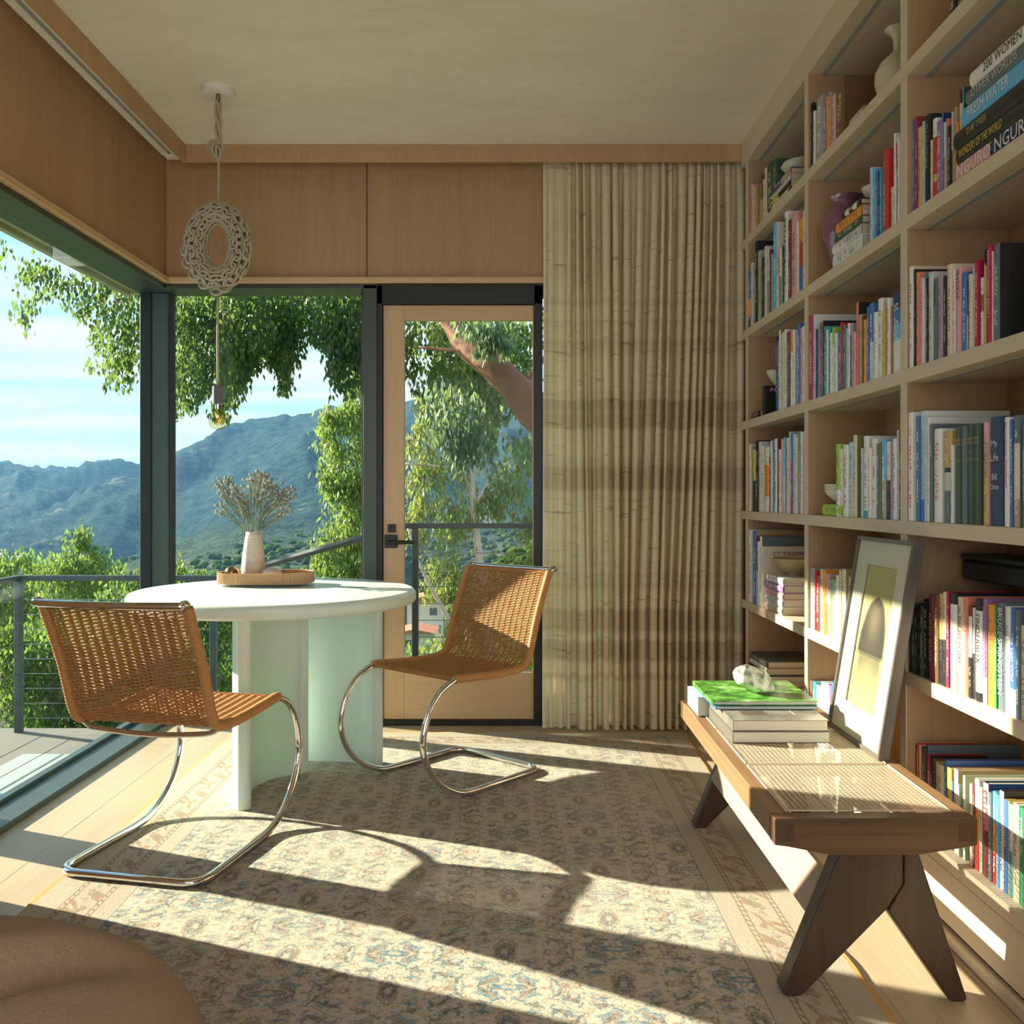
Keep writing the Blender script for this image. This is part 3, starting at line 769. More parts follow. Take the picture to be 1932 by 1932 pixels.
for j in range(rows + 1):
    f = j / rows; z = zt_ + (zb2 - zt_) * f; k_ = min(1, f * 1.25) ** 1.3
    pin = .45 + .55 * min(1, f * 9)
    pp = []
    for i, (p_, q_) in enumerate(zip(tp_, bt_)):
        xx = p_[0] * (1 - k_) + q_[0] * k_ + .003 * math.sin(i * .9 + f * 5)
        yy = (p_[1] * (1 - k_) + q_[1] * k_) * pin
        pp.append((xx, YC + yy + .002 * math.sin(f * 11 + i * .5), z))
    pp = rail(pp, sub=4)
    if ncol is None:
        ncol = len(pp)
    acc_ = 0; pr = None
    for p in pp:
        if pr is not None: acc_ += math.hypot(p.x - pr.x, p.y - pr.y)
        pr = p; uvs.append((acc_, z + .004 * math.sin(p.x * 25)))
    b.v += [tuple(p) for p in pp]
for j in range(rows):
    for i in range(ncol - 1):
        k0 = j * ncol + i; b.f.append((k0, k0 + ncol, k0 + ncol + 1, k0 + 1))
cur = b.build('curtain', M['curtain'], None, smooth=True)
uvl = cur.data.uv_layers.new(name='UVMap'); li = np.array([l.vertex_index for l in cur.data.loops]); uvl.data.foreach_set('uv', np.array(uvs)[li].ravel())
tag(cur, 'floor-length pleated cream curtain with brown woven stripes', 'curtain')

# ------------------------------------------------------------------ bookcase
case = empty('bookcase', 'wall-wide built-in pale oak bookcase filled with books', 'bookcase', (XB, 2.0, 0))
ST = .038; SH = [2.322, 1.897, 1.473, 1.053, .636, .220]; XBK = 1.377; YE = 4.316
YC0 = -1.2
UP = [(4.281, 4.316)]; y = 3.419
while y > YC0: UP.append((y, y + .035)); y -= .85
for k, z in enumerate(SH):
    y1 = 4.39 if k < 5 else 4.316
    MB().rbox(XB, XBK, YC0, y1, z - ST, z, .0015).build('shelf', M['case'], case, world=True)
for (a_, b_) in UP:
    lv = [(.0, SH[5] - ST)] + [(SH[k + 1], SH[k] - ST) for k in range(4, -1, -1)] + [(SH[0], 2.674)]
    for z0, z1 in lv[1:]:
        MB().box(XB + .0006, XB + .004, a_, b_, z0, z1).build('upright_edge', M['case'], case, world=True)  # added strip keeps the front edge pale beside the shaded sides
        MB().rbox(XB + .004, XBK, a_ + .0003, b_ - .0003, z0, z1, .0003).build('upright', wood('shaded_upright_oak', (.50, .33, .18), (.38, .23, .115), 2, 55, .5) if 'shaded_upoak' not in M else M['shaded_upoak'], case, world=True)  # shade of the niches put into a browner oak colour
        if 'shaded_upoak' not in M: M['shaded_upoak'] = bpy.data.materials['shaded_upright_oak']
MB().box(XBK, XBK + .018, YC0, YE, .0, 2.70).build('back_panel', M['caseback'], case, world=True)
MB().rbox(XB, XBK, YC0, 4.395, 2.674, ZC - .0005, .001).build('top_fascia', M['case'], case, world=True)
MB().rbox(XB, XB + .02, YC0, YE, .048, SH[5] - ST - .0004, .001).build('base_panel', M['case'], case, world=True)
MB().box(XB + .010, XB + .03, YC0, YE, .034, .05).build('shadow_gap', M['benchleg'], case, world=True)  # dark strip stands in for the shade in this recess
MB().rbox(XB - .006, XB + .014, YC0, YE, 0, .036, .004).build('plinth', M['case'], case, world=True)
for k, z in enumerate([2.674] + [s_ - ST for s_ in SH[:5]]):
    ends = [4.281] + [u_[0] for u_ in UP[1:]]
    for i in range(len(UP) - 1):
        MB().box(XB + .052, XB + .068, UP[i + 1][1] + .002, UP[i][0] - .002, z - .0022, z + .0).build('light_channel', M['alu'], case, world=True)
print('structure done')
# ------------------------------------------------------------------ books
COL = dict(W=('white', (.80, .79, .75)), C=('cream', (.70, .62, .45)), G=('grey', (.34, .35, .34)), H=('pale grey', (.58, .59, .57)), K=('black', (.018, .018, .020)),
           S=('slate', (.13, .17, .19)), D=('dark green', (.05, .09, .06)), E=('green', (.03, .30, .13)), L=('lime', (.38, .62, .06)), A=('sage', (.36, .42, .30)),
           R=('red', (.62, .04, .04)), Q=('crimson', (.50, .02, .09)), P=('pink', (.75, .38, .40)), M=('maroon', (.20, .045, .05)), O=('orange', (.85, .32, .04)),
           Y=('yellow', (.72, .58, .08)), T=('tan', (.48, .32, .17)), B=('brown', (.15, .075, .035)), U=('blue', (.06, .18, .50)), N=('navy', (.02, .04, .13)),
           Z=('sky blue', (.12, .48, .80)), V=('violet', (.30, .17, .36)), J=('teal', (.04, .33, .36)), F=('coral', (.78, .22, .16)), I=('olive', (.24, .20, .06)),
           X=('pale blue', (.48, .62, .74)), a=('mauve', (.42, .30, .40)), b=('gold', (.60, .42, .14)))
INK = {'K': (.72, .66, .40), 'N': (.8, .8, .8), 'D': (.7, .65, .45), 'U': (.9, .9, .9), 'M': (.75, .6, .4), 'Q': (.9, .75, .5), 'R': (.95, .9, .85), 'S': (.8, .8, .8), 'B': (.7, .55, .3), 'V': (.85, .8, .8), 'J': (.85, .9, .9), 'Z': (.95, .97, 1), 'E': (.9, .95, .9), 'G': (.9, .9, .9)}


def book_parts(root, W, T, Hh, bands, cover=None, title=None, ink=1):
    """standing book: spine at x=0 facing -x, thickness along +y, height along z, depth W"""
    cols = []
    tot = sum(f for _, f in bands); zc = Hh
    for c_, f in bands:
        z2 = zc - Hh * f / tot; cols.append((COL[c_][1], z2, zc)); zc = z2
    cover = COL[cover][1] if cover else cols[0][0]
    me = bpy.data.meshes.new('cover'); v = []; f = []; fc = []; fuv = []
    bt = min(.0028, T * .18); bulge = min(.006, T * .16)
    arc = [(bulge, 0), (bulge * .25, T * .2), (0, T * .5), (bulge * .25, T * .8), (bulge, T)]
    for (c_, z0, z1) in cols:
        k = len(v)
        for z in (z0, z1):
            for (x_, y_) in arc: v.append((x_, y_, z))
        for i in range(4):
            f.append((k + i + 1, k + i, k + 5 + i, k + 6 + i)); fc.append(c_)
            fuv.append([((i + 1) / 4, z0 / Hh), (i / 4, z0 / Hh), (i / 4, z1 / Hh), ((i + 1) / 4, z1 / Hh)])
    # inside of the spine, boards
    k = len(v); v += [(bulge + .002, bt, 0), (bulge + .002, T - bt, 0), (bulge + .002, T - bt, Hh), (bulge + .002, bt, Hh)]
    f.append((k, k + 1, k + 2, k + 3)); fc.append(cover); fuv.append([(-1, -1)] * 4)
    mb = MB().box(bulge, W, 0, bt, 0, Hh).box(bulge, W, T - bt, T, 0, Hh); k = len(v)
    v += mb.v; f += [tuple(i + k for i in q) for q in mb.f]; fc += [cover] * len(mb.f); fuv += [[(-1, -1)] * 4] * len(mb.f)
    # spine head and tail
    for z, o_ in ((0, 1), (Hh, -1)):
        k = len(v); v += [(a_, b_, z) for a_, b_ in arc]
        f.append(tuple(range(k, k + 5))[::o_]); fc.append(cols[0][0] if z else cols[-1][0]); fuv.append([(-1, -1)] * 5)
    me.from_pydata(v, [], f); me.update()
    ca = me.color_attributes.new('Col', 'FLOAT_COLOR', 'CORNER'); ci = me.color_attributes.new('Ink', 'FLOAT_COLOR', 'CORNER')
    L1 = []; U_ = []
    for p_, c_, u_ in zip(f, fc, fuv):
        L1 += [(*c_, 1)] * len(p_); U_ += u_
    ca.data.foreach_set('color', np.array(L1, dtype=np.float32).ravel())
    ik = INK.get(bands[0][0], (.12, .10, .10)); 
    if bands[0][0] == 'W' and random.random() < .35: ik = (.55, .05, .08)
    ci.data.foreach_set('color', np.array([(*ik, 0.0 if (title or not ink) else 1.0)] * len(L1), dtype=np.float32).ravel())
    ul = me.uv_layers.new(name='spine'); ul.data.foreach_set('uv', np.array(U_, dtype=np.float32).ravel())
    me.materials.append(M['book'])
    ob = bpy.data.objects.new('cover', me); sc.collection.objects.link(ob); ob.parent = root
    MB().box(bulge + .002, W - .004, bt, T - bt, .003, Hh - .003).build('pages', M['pages'], root)
    if title:
        for tt in title:
            body, fz, fl, fw, colr, mode = tt      # centre height fraction, length fraction, width fraction, colour, mode
            mt = inkmat(colr); zc = Hh * fz
            if mode == 'v':
                Mx = Matrix(((0, 0, -1, 0), (0, -1, 0, T / 2), (-1, 0, 0, zc), (0, 0, 0, 1)))
                text_mesh(body, 'title', mt, root, Mx, Hh * fl, T * fw)
            else:
                Mx = Matrix(((0, 0, -1, 0), (-1, 0, 0, T / 2), (0, 1, 0, zc), (0, 0, 0, 1)))
                text_mesh(body, 'title', mt, root, Mx, T * fw, Hh * fl)


def inkmat(c_):
    key = 'ink_' + c_
    if key not in M: M[key] = plain('printed_lettering_' + COL[c_][0].replace(' ', '_'), COL[c_][1], .5)
    return M[key]


NUM = 'first second third fourth fifth sixth seventh eighth ninth tenth eleventh twelfth thirteenth fourteenth fifteenth sixteenth seventeenth eighteenth nineteenth twentieth'.split()
NUM += ['twenty-' + n_ for n_ in NUM[:9]] + ['thirtieth'] + ['thirty-' + n_ for n_ in NUM[:9]]
ROWN = ['top', 'second', 'third', 'fourth', 'fifth', 'lowest']
BAYN = {1: 'curtain bay', 2: 'middle bay', 3: 'nearest bay'}
def bands_of(s_):
    r = []
    for part in s_.split('/'):
        c_ = part[0]; fr_ = float(part[1:]) if len(part) > 1 else 1.0
        r.append((c_, fr_))
    return r


BAYY = {1: (4.281, 3.454), 2: (3.419, 2.604), 3: (2.569, 1.754)}
def standing(row, bay, zoom, data, titles={}, rec=.026, extra={}):
    ox, oy, s_ = zoom; z0 = SH[row - 1] + .0006
    group = 'upright books on the %s shelf, %s' % (ROWN[row - 1], BAYN[bay])
    ylim = None
    ents = [e_.split() for e_ in data.split(';') if e_.strip()]
    for i, e_ in enumerate(ents):
        u0, u1, vt = float(e_[0]), float(e_[1]), float(e_[2]); bs = bands_of(e_[3]); cov = e_[4] if len(e_) > 4 and e_[4] != '-' else None
        Wd = float(e_[5]) if len(e_) > 5 else None
        Xs = XB + rec + ((i * 53) % 7) * .0007
        x0, x1 = ox + u0 / s_, ox + u1 / s_
        Yfar, Ynear = F * Xs / (x0 - CX), F * Xs / (x1 - CX)
        fa, ne = BAYY[bay]
        Yfar = min(Yfar, fa - .001)
        if ylim is not None and Yfar > ylim - .0006: Yfar = ylim - .0006
        Ynear = max(Ynear, ne + .001)
        if Yfar - .004 < ne + .001: print('no room', row, bay, i); continue
        if Yfar - Ynear < .004: Ynear = Yfar - .004
        lo = [q_[0] for q_ in UP if q_[0] > Ynear]
        ylim = Ynear
        yt = oy + vt / s_; Hh = H - (yt - CY) / (F / Yfar) - z0
        Hh = max(.12, min(Hh, .37)); T = Yfar - Ynear
        Wd = Wd or min(.245, max(.13, Hh * (.66 + .1 * ((i * 29) % 5) / 5)))
        nm = COL[bs[0][0]][0]
        if len(bs) > 1: nm += ' and ' + COL[bs[1][0]][0]
        th = 'thin ' if T < .014 else ('thick ' if T > .036 else '')
        lab = '%s%s book, %s from the far end, %s shelf, %s' % (th, nm, NUM[i], ROWN[row - 1], BAYN[bay])
        if (i in extra): lab = extra[i] + ', %s shelf, %s' % (ROWN[row - 1], BAYN[bay])
        r_ = empty('book', lab, 'book', (Xs, Ynear, z0), group=group)
        book_parts(r_, Wd, T, Hh, bs, cov, titles.get(i))


def lying(row, bay, yfar, ynear, z0, Xs, data, group, extra, titles={}):
    """stack from the bottom up: thickness, far end, near end, depth, bands"""
    z = z0; ents = [e_.split() for e_ in data.split(';') if e_.strip()]
    for i, e_ in enumerate(ents):
        T = float(e_[0]); yf = yfar + float(e_[1]); yn = ynear + float(e_[2]); Wd = float(e_[3]); bs = bands_of(e_[4])
        r_ = empty('book', extra[i], 'book', (Xs + float(e_[5]) if len(e_) > 5 else Xs, yn, z + T), (-math.pi / 2, 0, 0), group)
        book_parts(r_, Wd, T, yf - yn, bs, None, titles.get(i))
        z += T + .0006
    return z


Az, Bz, Cz, Dz, Ez, Fz_, Gz, Hz, Iz, Jz, Kz = (1380, 0, 3.5), (1390, 250, 4.955), (1680, 100, 6.036), (1390, 540, 5.855), (1690, 420, 6.661), (1390, 760, 5.855), (1690, 700, 6.231), (1390, 980, 5.365), (1690, 980, 6.037), (1690, 1260, 6.438), (1732, 1500, 4.47)
# --- top shelf
standing(1, 1, Bz, '122 145 512 P;147 165 530 C;166 184 525 T;186 204 515 I;206 234 425 B/T;236 254 450 C;256 272 345 C;274 330 330 D;336 360 268 D D .2', rec=0.011)
z = lying(1, 1, 0, 0, SH[0] + .001, XB + .012, '.030 4.03 3.665 .17 W/N0.1;.024 3.99 3.67 .15 Y/K;.020 3.95 3.665 .16 H;.026 3.92 3.67 .13 N/T', 'books lying at the near end of the top shelf by the curtain',
          ['white book with navy edges, bottom of the stack on the top shelf', 'yellow and black book in the stack on the top shelf', 'pale grey book in the stack on the top shelf', 'navy and brown book under the bowls on the top shelf'])
def bowl(name, label, loc, r, h, mat, group=None, foot=.35, n=28):
    t = .004
    p = [(.001, 0), (r * foot, 0), (r * foot, h * .10), (r * .62, h * .35), (r * .88, h * .72), (r, h), (r - t, h), (r * .86 - t, h * .72), (r * .60 - t, h * .38), (r * foot * .7, h * .16), (.001, h * .14)]
    o_ = MB().lathe(p, (0, 0, 0), n).build(name, mat, None, smooth='auto'); o_.location = loc; tag(o_, label, 'bowl', group); return o_
cer = plain('cream_glaze', (.66, .62, .48), .3, var=.12, vscale=20); cel = plain('celadon_glaze', (.42, .43, .26), .22, var=.15, vscale=14); wcer = plain('white_glaze', (.76, .74, .66), .3, var=.05)
bowl('bowl', 'wide cream bowl on the stacked books, top shelf by the curtain', (XB + .10, 3.79, z + .001), .086, .045, cer, 'nested bowls on the top shelf')
bowl('bowl', 'flat cream dish resting in the wide bowl, top shelf by the curtain', (XB + .10, 3.785, z + .016), .080, .040, cer, 'nested bowls on the top shelf')
standing(1, 2, Az, '520 530 690 K;531 549 745 W;552 596 675 G;598 621 660 V;622 635 650 O;637 654 620 G/T;656 679 645 P;682 735 562 B B .25', rec=0.010)
z = lying(1, 2, 0, 0, SH[0] + .001, XB + .03, '.028 3.12 2.955 .2 D;.018 3.11 2.96 .18 G', 'low books lying beside the pale vase on the top shelf', ['dark green book lying flat beside the pale vase, top shelf', 'grey book lying on the dark green one beside the pale vase'])
def vase_(name, label, loc, prof, mat, n=36, wob=None):
    r_ = empty(name, label, 'vase', loc)
    MB().lathe(prof, (0, 0, 0), n, wob=wob).build('body', mat, r_, smooth='auto'); return r_
vs = vase_('vase', 'pale celadon vase with narrow neck and flared lip on the top shelf', (XB + .104, 2.865, SH[0] + .001),
      [(.001, 0), (.036, 0), (.040, .006), (.058, .035), (.070, .075), (.069, .105), (.052, .140), (.026, .163), (.0155, .176), (.0145, .200), (.019, .220), (.039, .238), (.041, .241), (.037, .240), (.015, .22), (.011, .20)], plain('pale_celadon', (.56, .53, .37), .2, var=.08))
b = MB()
for s_ in (-1, 1): b.tube([(0, s_ * .016, .196), (0, s_ * .026, .196), (0, s_ * .026, .165)], .004, 7)
b.build('lug_handle', bpy.data.materials['pale_celadon'], vs, smooth=True)
standing(1, 3, Az, '1430 1470 -30 K;1475 1530 -60 K/H/K', rec=0.010)
# --- second shelf
standing(2, 1, Bz, '72 118 1305 U2/O1.4/D.7;121 143 1232 C;146 160 1245 G;162 186 1030 K K .25;190 214 1120 A;216 230 1255 I;232 248 1180 K;251 272 1078 H;275 298 1092 X/G;300 313 1102 M;315 332 1142 A;335 361 862 Z W .2;364 384 1100 H/W;386 396 1122 O;398 410 1082 W/J;412 436 1072 D;438 466 762 W;468 498 832 M;501 553 782 P;556 572 842 W;575 614 832 O/R/U;617 631 738 W',
         {16: [('RENAISSANCE', .55, .8, .6, 'K', 'v')], 5: None}, rec=0.001)
vg, g = newmat('purple_glass_glaze'); v = g.coord(); c = g.mix(g.noise(v, 22, 3, .6, 1.5), (.10, .035, .07), (.30, .12, .20))
g.out(g.pbr(Base_Color=c, Roughness=.08, Coat_Weight=.6, Normal=g.bump(g.noise(v, 26, 2), .8, .012)))
vase_('vase', 'swirled purple glass vase on the second shelf of the middle bay', (XB + .095, 3.285, SH[1] + .001),
      [(.001, 0), (.036, 0), (.042, .02), (.062, .09), (.078, .15), (.080, .19), (.066, .225), (.046, .245), (.042, .262), (.058, .278), (.060, .282), (.054, .280), (.036, .262), (.034, .24)], vg, wob=lambda a_, z_: .05 * math.sin(5 * a_ + z_ * 40))
z = lying(2, 2, 0, 0, SH[1] + .001, XB + .012, '.052 3.185 2.925 .20 W;.034 3.19 2.935 .19 W/H;.026 3.165 2.93 .19 D;.034 3.155 2.935 .17 O;.020 3.10 2.935 .16 K/W/K/W/K', 'books stacked beside the purple vase',
          ['white book with red marks, bottom of the stack beside the purple vase', 'white book second from the bottom beside the purple vase', 'dark green book in the stack beside the purple vase', 'orange book in the stack beside the purple vase', 'striped black book, topmost of the stack beside the purple vase'])
bowl('bowl', 'cream bowl on the stacked books, second shelf of the middle bay', (XB + .11, 3.01, z + .001), .062, .055, cer)
standing(2, 2, Bz, '1239 1259 340 X;1261 1288 355 Z;1291 1308 378 U;1310 1329 375 N;1331 1348 360 J;1352 1404 190 R R .16;1438 1458 850 C;1463 1479 18 W;1481 1494 100 Q/X/P;1496 1514 52 W;1516 1533 72 C', {5: [('The Complete', .72, .4, .3, 'b', 'v'), ('CARL SANDBURG', .35, .5, .4, 'W', 'v')]}, rec=0.010)
standing(2, 3, Cz, '250 263 775 U;265 298 742 Q M .2;302 343 868 b;346 380 792 X;383 438 735 K K .2;455 468 1000 W;471 515 772 W/R2/Y.4/R;518 570 800 V;574 598 692 U N .2;600 620 800 X/T;622 639 750 F;642 678 850 K;682 704 676 H/K;722 748 632 T/O2;750 766 790 O;768 781 422 B;783 804 585 C;806 834 397 J D .245;837 866 762 C;868 934 502 W T .22',
         {4: [('The Joy of Feeling', .66, .55, .42, 'Y', 'v')]}, rec=0.018)
z = lying(2, 3, 0, 0, SH[1] + .001, XB + .006, '.040 2.295 1.90 .22 P/N1.4;.040 2.293 1.93 .21 K;.042 2.305 1.93 .22 K;.044 2.265 1.90 .20 Z;.034 2.245 1.92 .20 S;.036 2.225 1.90 .20 W', 'large books stacked on the second shelf, nearest bay',
          ['pink and navy book, bottom of the large stack in the nearest bay', 'black book with yellow lettering in the large stack, nearest bay', 'black book with dim gold lettering in the large stack, nearest bay', 'sky blue book with white lettering in the large stack, nearest bay', 'slate book under the white one in the large stack, nearest bay', 'white book on top of the large stack, nearest bay'],
          {0: [('NGURO NGURO', .55, .85, .8, 'W', 'v')], 1: [('WONDERS OF THE WORLD', .68, .55, .5, 'Y', 'v')], 2: [('THE TREE', .70, .25, .38, 'b', 'v')], 3: [('FRESH WATER', .66, .5, .62, 'W', 'v')], 4: [('OTHER WORLDS', .60, .62, .6, 'H', 'v')], 5: [('200 WOMEN', .55, .5, .6, 'K', 'v')]})
bk = [o_ for o_ in bpy.data.objects if 'eighteenth from the far end, second shelf, nearest bay' in o_.get('label', '')][0]
hz = max(v_.co.z for c_ in bk.children for v_ in c_.data.vertices)
text_mesh('GHI SELE-', 'cover_line', inkmat('b'), bk, Matrix(((1, 0, 0, .11), (0, 0, -1, -.0006), (0, 1, 0, hz - .028), (0, 0, 0, 1))), .13, .020)
# --- third shelf
r_ = empty('book', 'black book with its front cover turned outward, third shelf by the curtain', 'book', (XB + .022, 4.085, SH[2] + .001))
book_parts(r_, .17, .028, .135, bands_of('K'), 'K', None, 0)
text_mesh('AFRICAN', 'title', inkmat('W'), r_, Matrix(((1, 0, 0, .085), (0, 0, -1, -.0006), (0, 1, 0, .118), (0, 0, 0, 1))), .13, .016)
r_ = empty('book', 'small black book lying at the far end, third shelf by the curtain', 'book', (XB + .012, 4.125, SH[2] + .031), (-math.pi / 2, 0, 0))
book_parts(r_, .15, .03, .13, bands_of('K'), 'K')
bowl('bowl', 'white flared cup standing on the black book, third shelf by the curtain', (XB + .088, 4.099, SH[2] + .137), .050, .066, cer, foot=.3)
standing(3, 1, Dz, '426 442 562 N;444 459 612 G/J;461 477 492 W I .2;479 499 540 C;501 514 512 C;516 543 488 W;546 559 512 S;561 579 508 M;582 609 502 O.4/W;611 631 492 W;633 664 512 a;666 688 425 U;690 718 468 P;720 742 446 W', rec=0.006)
standing(3, 2, Dz, '792 828 345 Q;836 864 326 X W .24;866 883 482 N;885 908 462 a;911 934 412 S;936 956 386 M K .24;959 984 452 J;986 1000 482 W;1002 1022 452 J;1024 1043 522 W;1046 1068 462 L/W3;1071 1099 532 W;1101 1117 532 A;1119 1142 497 U;1144 1153 407 R;1155 1173 482 I;1176 1194 437 S;1196 1218 472 X;1221 1241 417 W;1243 1259 542 K;1261 1279 412 G;1281 1303 512 P;1306 1337 187 F K .22;1340 1368 322 T;1370 1391 332 B;1394 1421 377 O;1423 1454 232 U;1456 1499 202 U/X;1502 1538 300 W;1541 1598 152 W;1601 1623 272 L;1626 1648 202 F;1651 1683 142 W;1685 1703 222 T;1707 1806 92 N/U/Z/W2', rec=0.004)
standing(3, 3, Ez, '156 204 572 W C .22;206 236 595 D K .23;248 284 638 F;286 324 702 P;329 345 702 W;347 376 640 J.2/a;379 398 702 K;400 452 640 H;456 512 712 S;516 572 690 a;576 628 682 K;632 690 545 C;698 742 602 W;745 808 590 P;822 878 640 U;881 903 742 N/W;906 948 662 C;957 984 557 H;986 1024 490 Q;1059 1096 702 W/I/W2;1101 1133 352 K.4/b2;1136 1189 302 Q;1195 1217 362 W;1219 1288 287 S K .26',
         {13: [('INSIDE', .8, .35, .6, 'M', 'v')], 21: [('REVOLUTIONARY BEAUTY', .6, .7, .42, 'W', 'v')], 8: [('WAGNER', .8, .3, .5, 'K', 'v')]}, rec=0.006)
vs = vase_('vase', 'green celadon vase with slender neck at the end of the third shelf', (XB + .085, 1.965, SH[2] + .001),
      [(.001, 0), (.034, 0), (.040, .006), (.066, .04), (.073, .075), (.066, .11), (.045, .145), (.026, .18), (.017, .21), (.015, .235), (.024, .262), (.032, .275), (.029, .275), (.012, .235)], cel)
# --- fourth shelf
standing(4, 1, Fz_, '129 149 462 W;151 167 482 G;169 193 522 Y/K;197 233 422 K;236 257 432 H;260 284 476 W;286 299 522 C;302 343 497 W.9/O1.6/W.8;346 369 592 R;371 384 422 W;386 404 412 U/J3;406 439 402 W;441 451 397 M;453 484 517 W;486 504 402 P;506 529 387 Z/H;542 564 392 C;566 588 322 H;590 604 337 U/Q2;606 639 347 X;641 664 382 W;666 678 342 T;680 699 312 J/G;701 717 322 W;719 743 317 P', rec=0.005)
r_ = empty('book', 'lime green book lying flat beneath the white bowls, fourth shelf', 'book', (XB + .006, 3.085, SH[3] + .040), (-math.pi / 2, 0, 0))
book_parts(r_, .16, .039, .19, bands_of('L'), 'L')
for k in range(3):
    bowl('bowl', ['lowest', 'middle', 'topmost'][k] + ' of the three nested white bowls above the lime green book', (XB + .078, 3.262, SH[3] + .042 + k * .010), .066, .048 , wcer, 'nested white bowls')
standing(4, 2, Fz_, '1086 1128 462 L2.4/W1.4;1132 1158 512 W;1161 1217 472 W;1220 1273 442 X/H;1277 1314 360 C I .22;1366 1387 502 X;1389 1439 372 W4/J.4;1442 1468 502 W;1471 1532 402 W;1536 1561 452 S;1564 1587 442 I;1590 1633 412 Z/A;1637 1688 432 W/K;1691 1711 422 a;1714 1753 397 W;1756 1784 302 X;1786 1811 302 M', rec=0.006)
standing(4, 3, Gz, '131 191 495 W;195 226 540 C;229 268 535 U;271 328 477 X4/U W .23;331 349 542 X;352 388 547 W;391 428 625 S;431 520 687 W;550 638 712 b1.6/K.2/H.8/S1.4;641 662 872 W;668 764 662 D;768 820 652 S;823 908 637 D;911 988 625 D;1020 1070 612 P.8/T1.4/b2;1084 1238 552 N N .2;1268 1318 547 W;1321 1368 572 U;1372 1440 527 S1/C2/T1;1476 1530 617 S;1534 1580 600 T;1584 1650 560 W;1654 1700 640 R;1704 1770 610 K;1774 1840 570 H;1844 1900 600 N;1905 1980 560 C;1985 2050 600 D',
         {3: [('JOHN FITZGERALD KENNEDY', .52, .86, .42, 'K', 'v')], 6: [('JACK', .72, .34, .62, 'W', 'v')], 8: [('T', .87, .09, .5, 'W', 'h'), ('R', .70, .09, .5, 'W', 'h')],
          10: [('ABRAHAM', .86, .03, .8, 'b', 'h'), ('LINCOLN', .82, .03, .8, 'b', 'h'), ('I', .72, .03, .1, 'b', 'h'), ('Sandburg', .65, .03, .7, 'b', 'h')],
          11: [('ABRAHAM', .86, .03, .8, 'b', 'h'), ('LINCOLN', .82, .03, .8, 'b', 'h'), ('II', .72, .03, .2, 'b', 'h'), ('Sandburg', .65, .03, .7, 'b', 'h')],
          12: [('ABRAHAM', .86, .03, .8, 'b', 'h'), ('LINCOLN', .82, .03, .8, 'b', 'h'), ('III', .72, .03, .2, 'b', 'h'), ('Sandburg', .65, .03, .7, 'b', 'h')],
          13: [('ABRAHAM', .86, .03, .8, 'b', 'h'), ('LINCOLN', .82, .03, .8, 'b', 'h'), ('IV', .72, .03, .2, 'b', 'h'), ('Sandburg', .65, .03, .7, 'b', 'h')],
          15: [('My', .75, .07, .55, 'W', 'h'), ('Life', .63, .07, .62, 'W', 'h'), ('Bill', .45, .055, .4, 'W', 'h'), ('Clinton', .36, .05, .62, 'W', 'h')],
          16: [('BILL CLINTON', .80, .3, .38, 'K', 'v'), ('GIVING', .48, .28, .6, 'R', 'v')], 19: [('FINDING JEFFERSON', .5, .7, .5, 'W', 'v')]}, rec=0.003)
# --- fifth shelf
standing(5, 1, Hz, '112 139 102 W;141 154 152 H;156 189 112 U T .25;191 204 168 M/X;206 220 222 W;222 246 172 W S .24;249 262 272 C C .23', rec=0.001)
bk = [o_ for o_ in bpy.data.objects if o_.name.startswith('book') and o_.get('group', '').startswith('upright books on the fifth')][-1]
text_mesh('CY TWOMBLY', 'title', inkmat('K'), bk, Matrix(((1, 0, 0, .13), (0, 0, -1, -.0006), (0, 1, 0, .235), (0, 0, 0, 1))), .17, .018)
z = lying(5, 1, 0, 0, SH[4] + .001, XB + .008, '.030 4.03 3.77 .20 C;.030 4.03 3.765 .20 H;.027 4.035 3.76 .19 P;.035 4.03 3.755 .19 V;.027 3.99 3.755 .18 W', 'novels stacked under the olive bowl',
          ['cream book, bottom of the stack under the olive bowl', 'pale grey book, second from the bottom under the olive bowl', 'pink book in the stack under the olive bowl', 'purple book in the stack under the olive bowl', 'white book directly under the olive bowl'])
bowl('bowl', 'olive glazed footed bowl on the stacked novels, fifth shelf', (XB + .098, 3.885, z + .001), .094, .072, plain('olive_glaze', (.42, .36, .18), .3, var=.2), foot=.28)
standing(5, 2, Hz, '736 774 487 G/X;777 794 517 R;797 829 562 R;833 863 500 C;866 888 507 O;890 918 547 P/F;921 943 597 A;946 984 602 A;986 998 642 W;1000 1020 562 W;1022 1048 512 C;1051 1089 497 C T .2;1128 1150 580 H;1153 1180 585 X;1184 1210 560 C;1214 1250 600 W;1254 1300 570 R;1304 1340 590 T;1344 1390 560 W;1394 1440 540 N', rec=0.008)
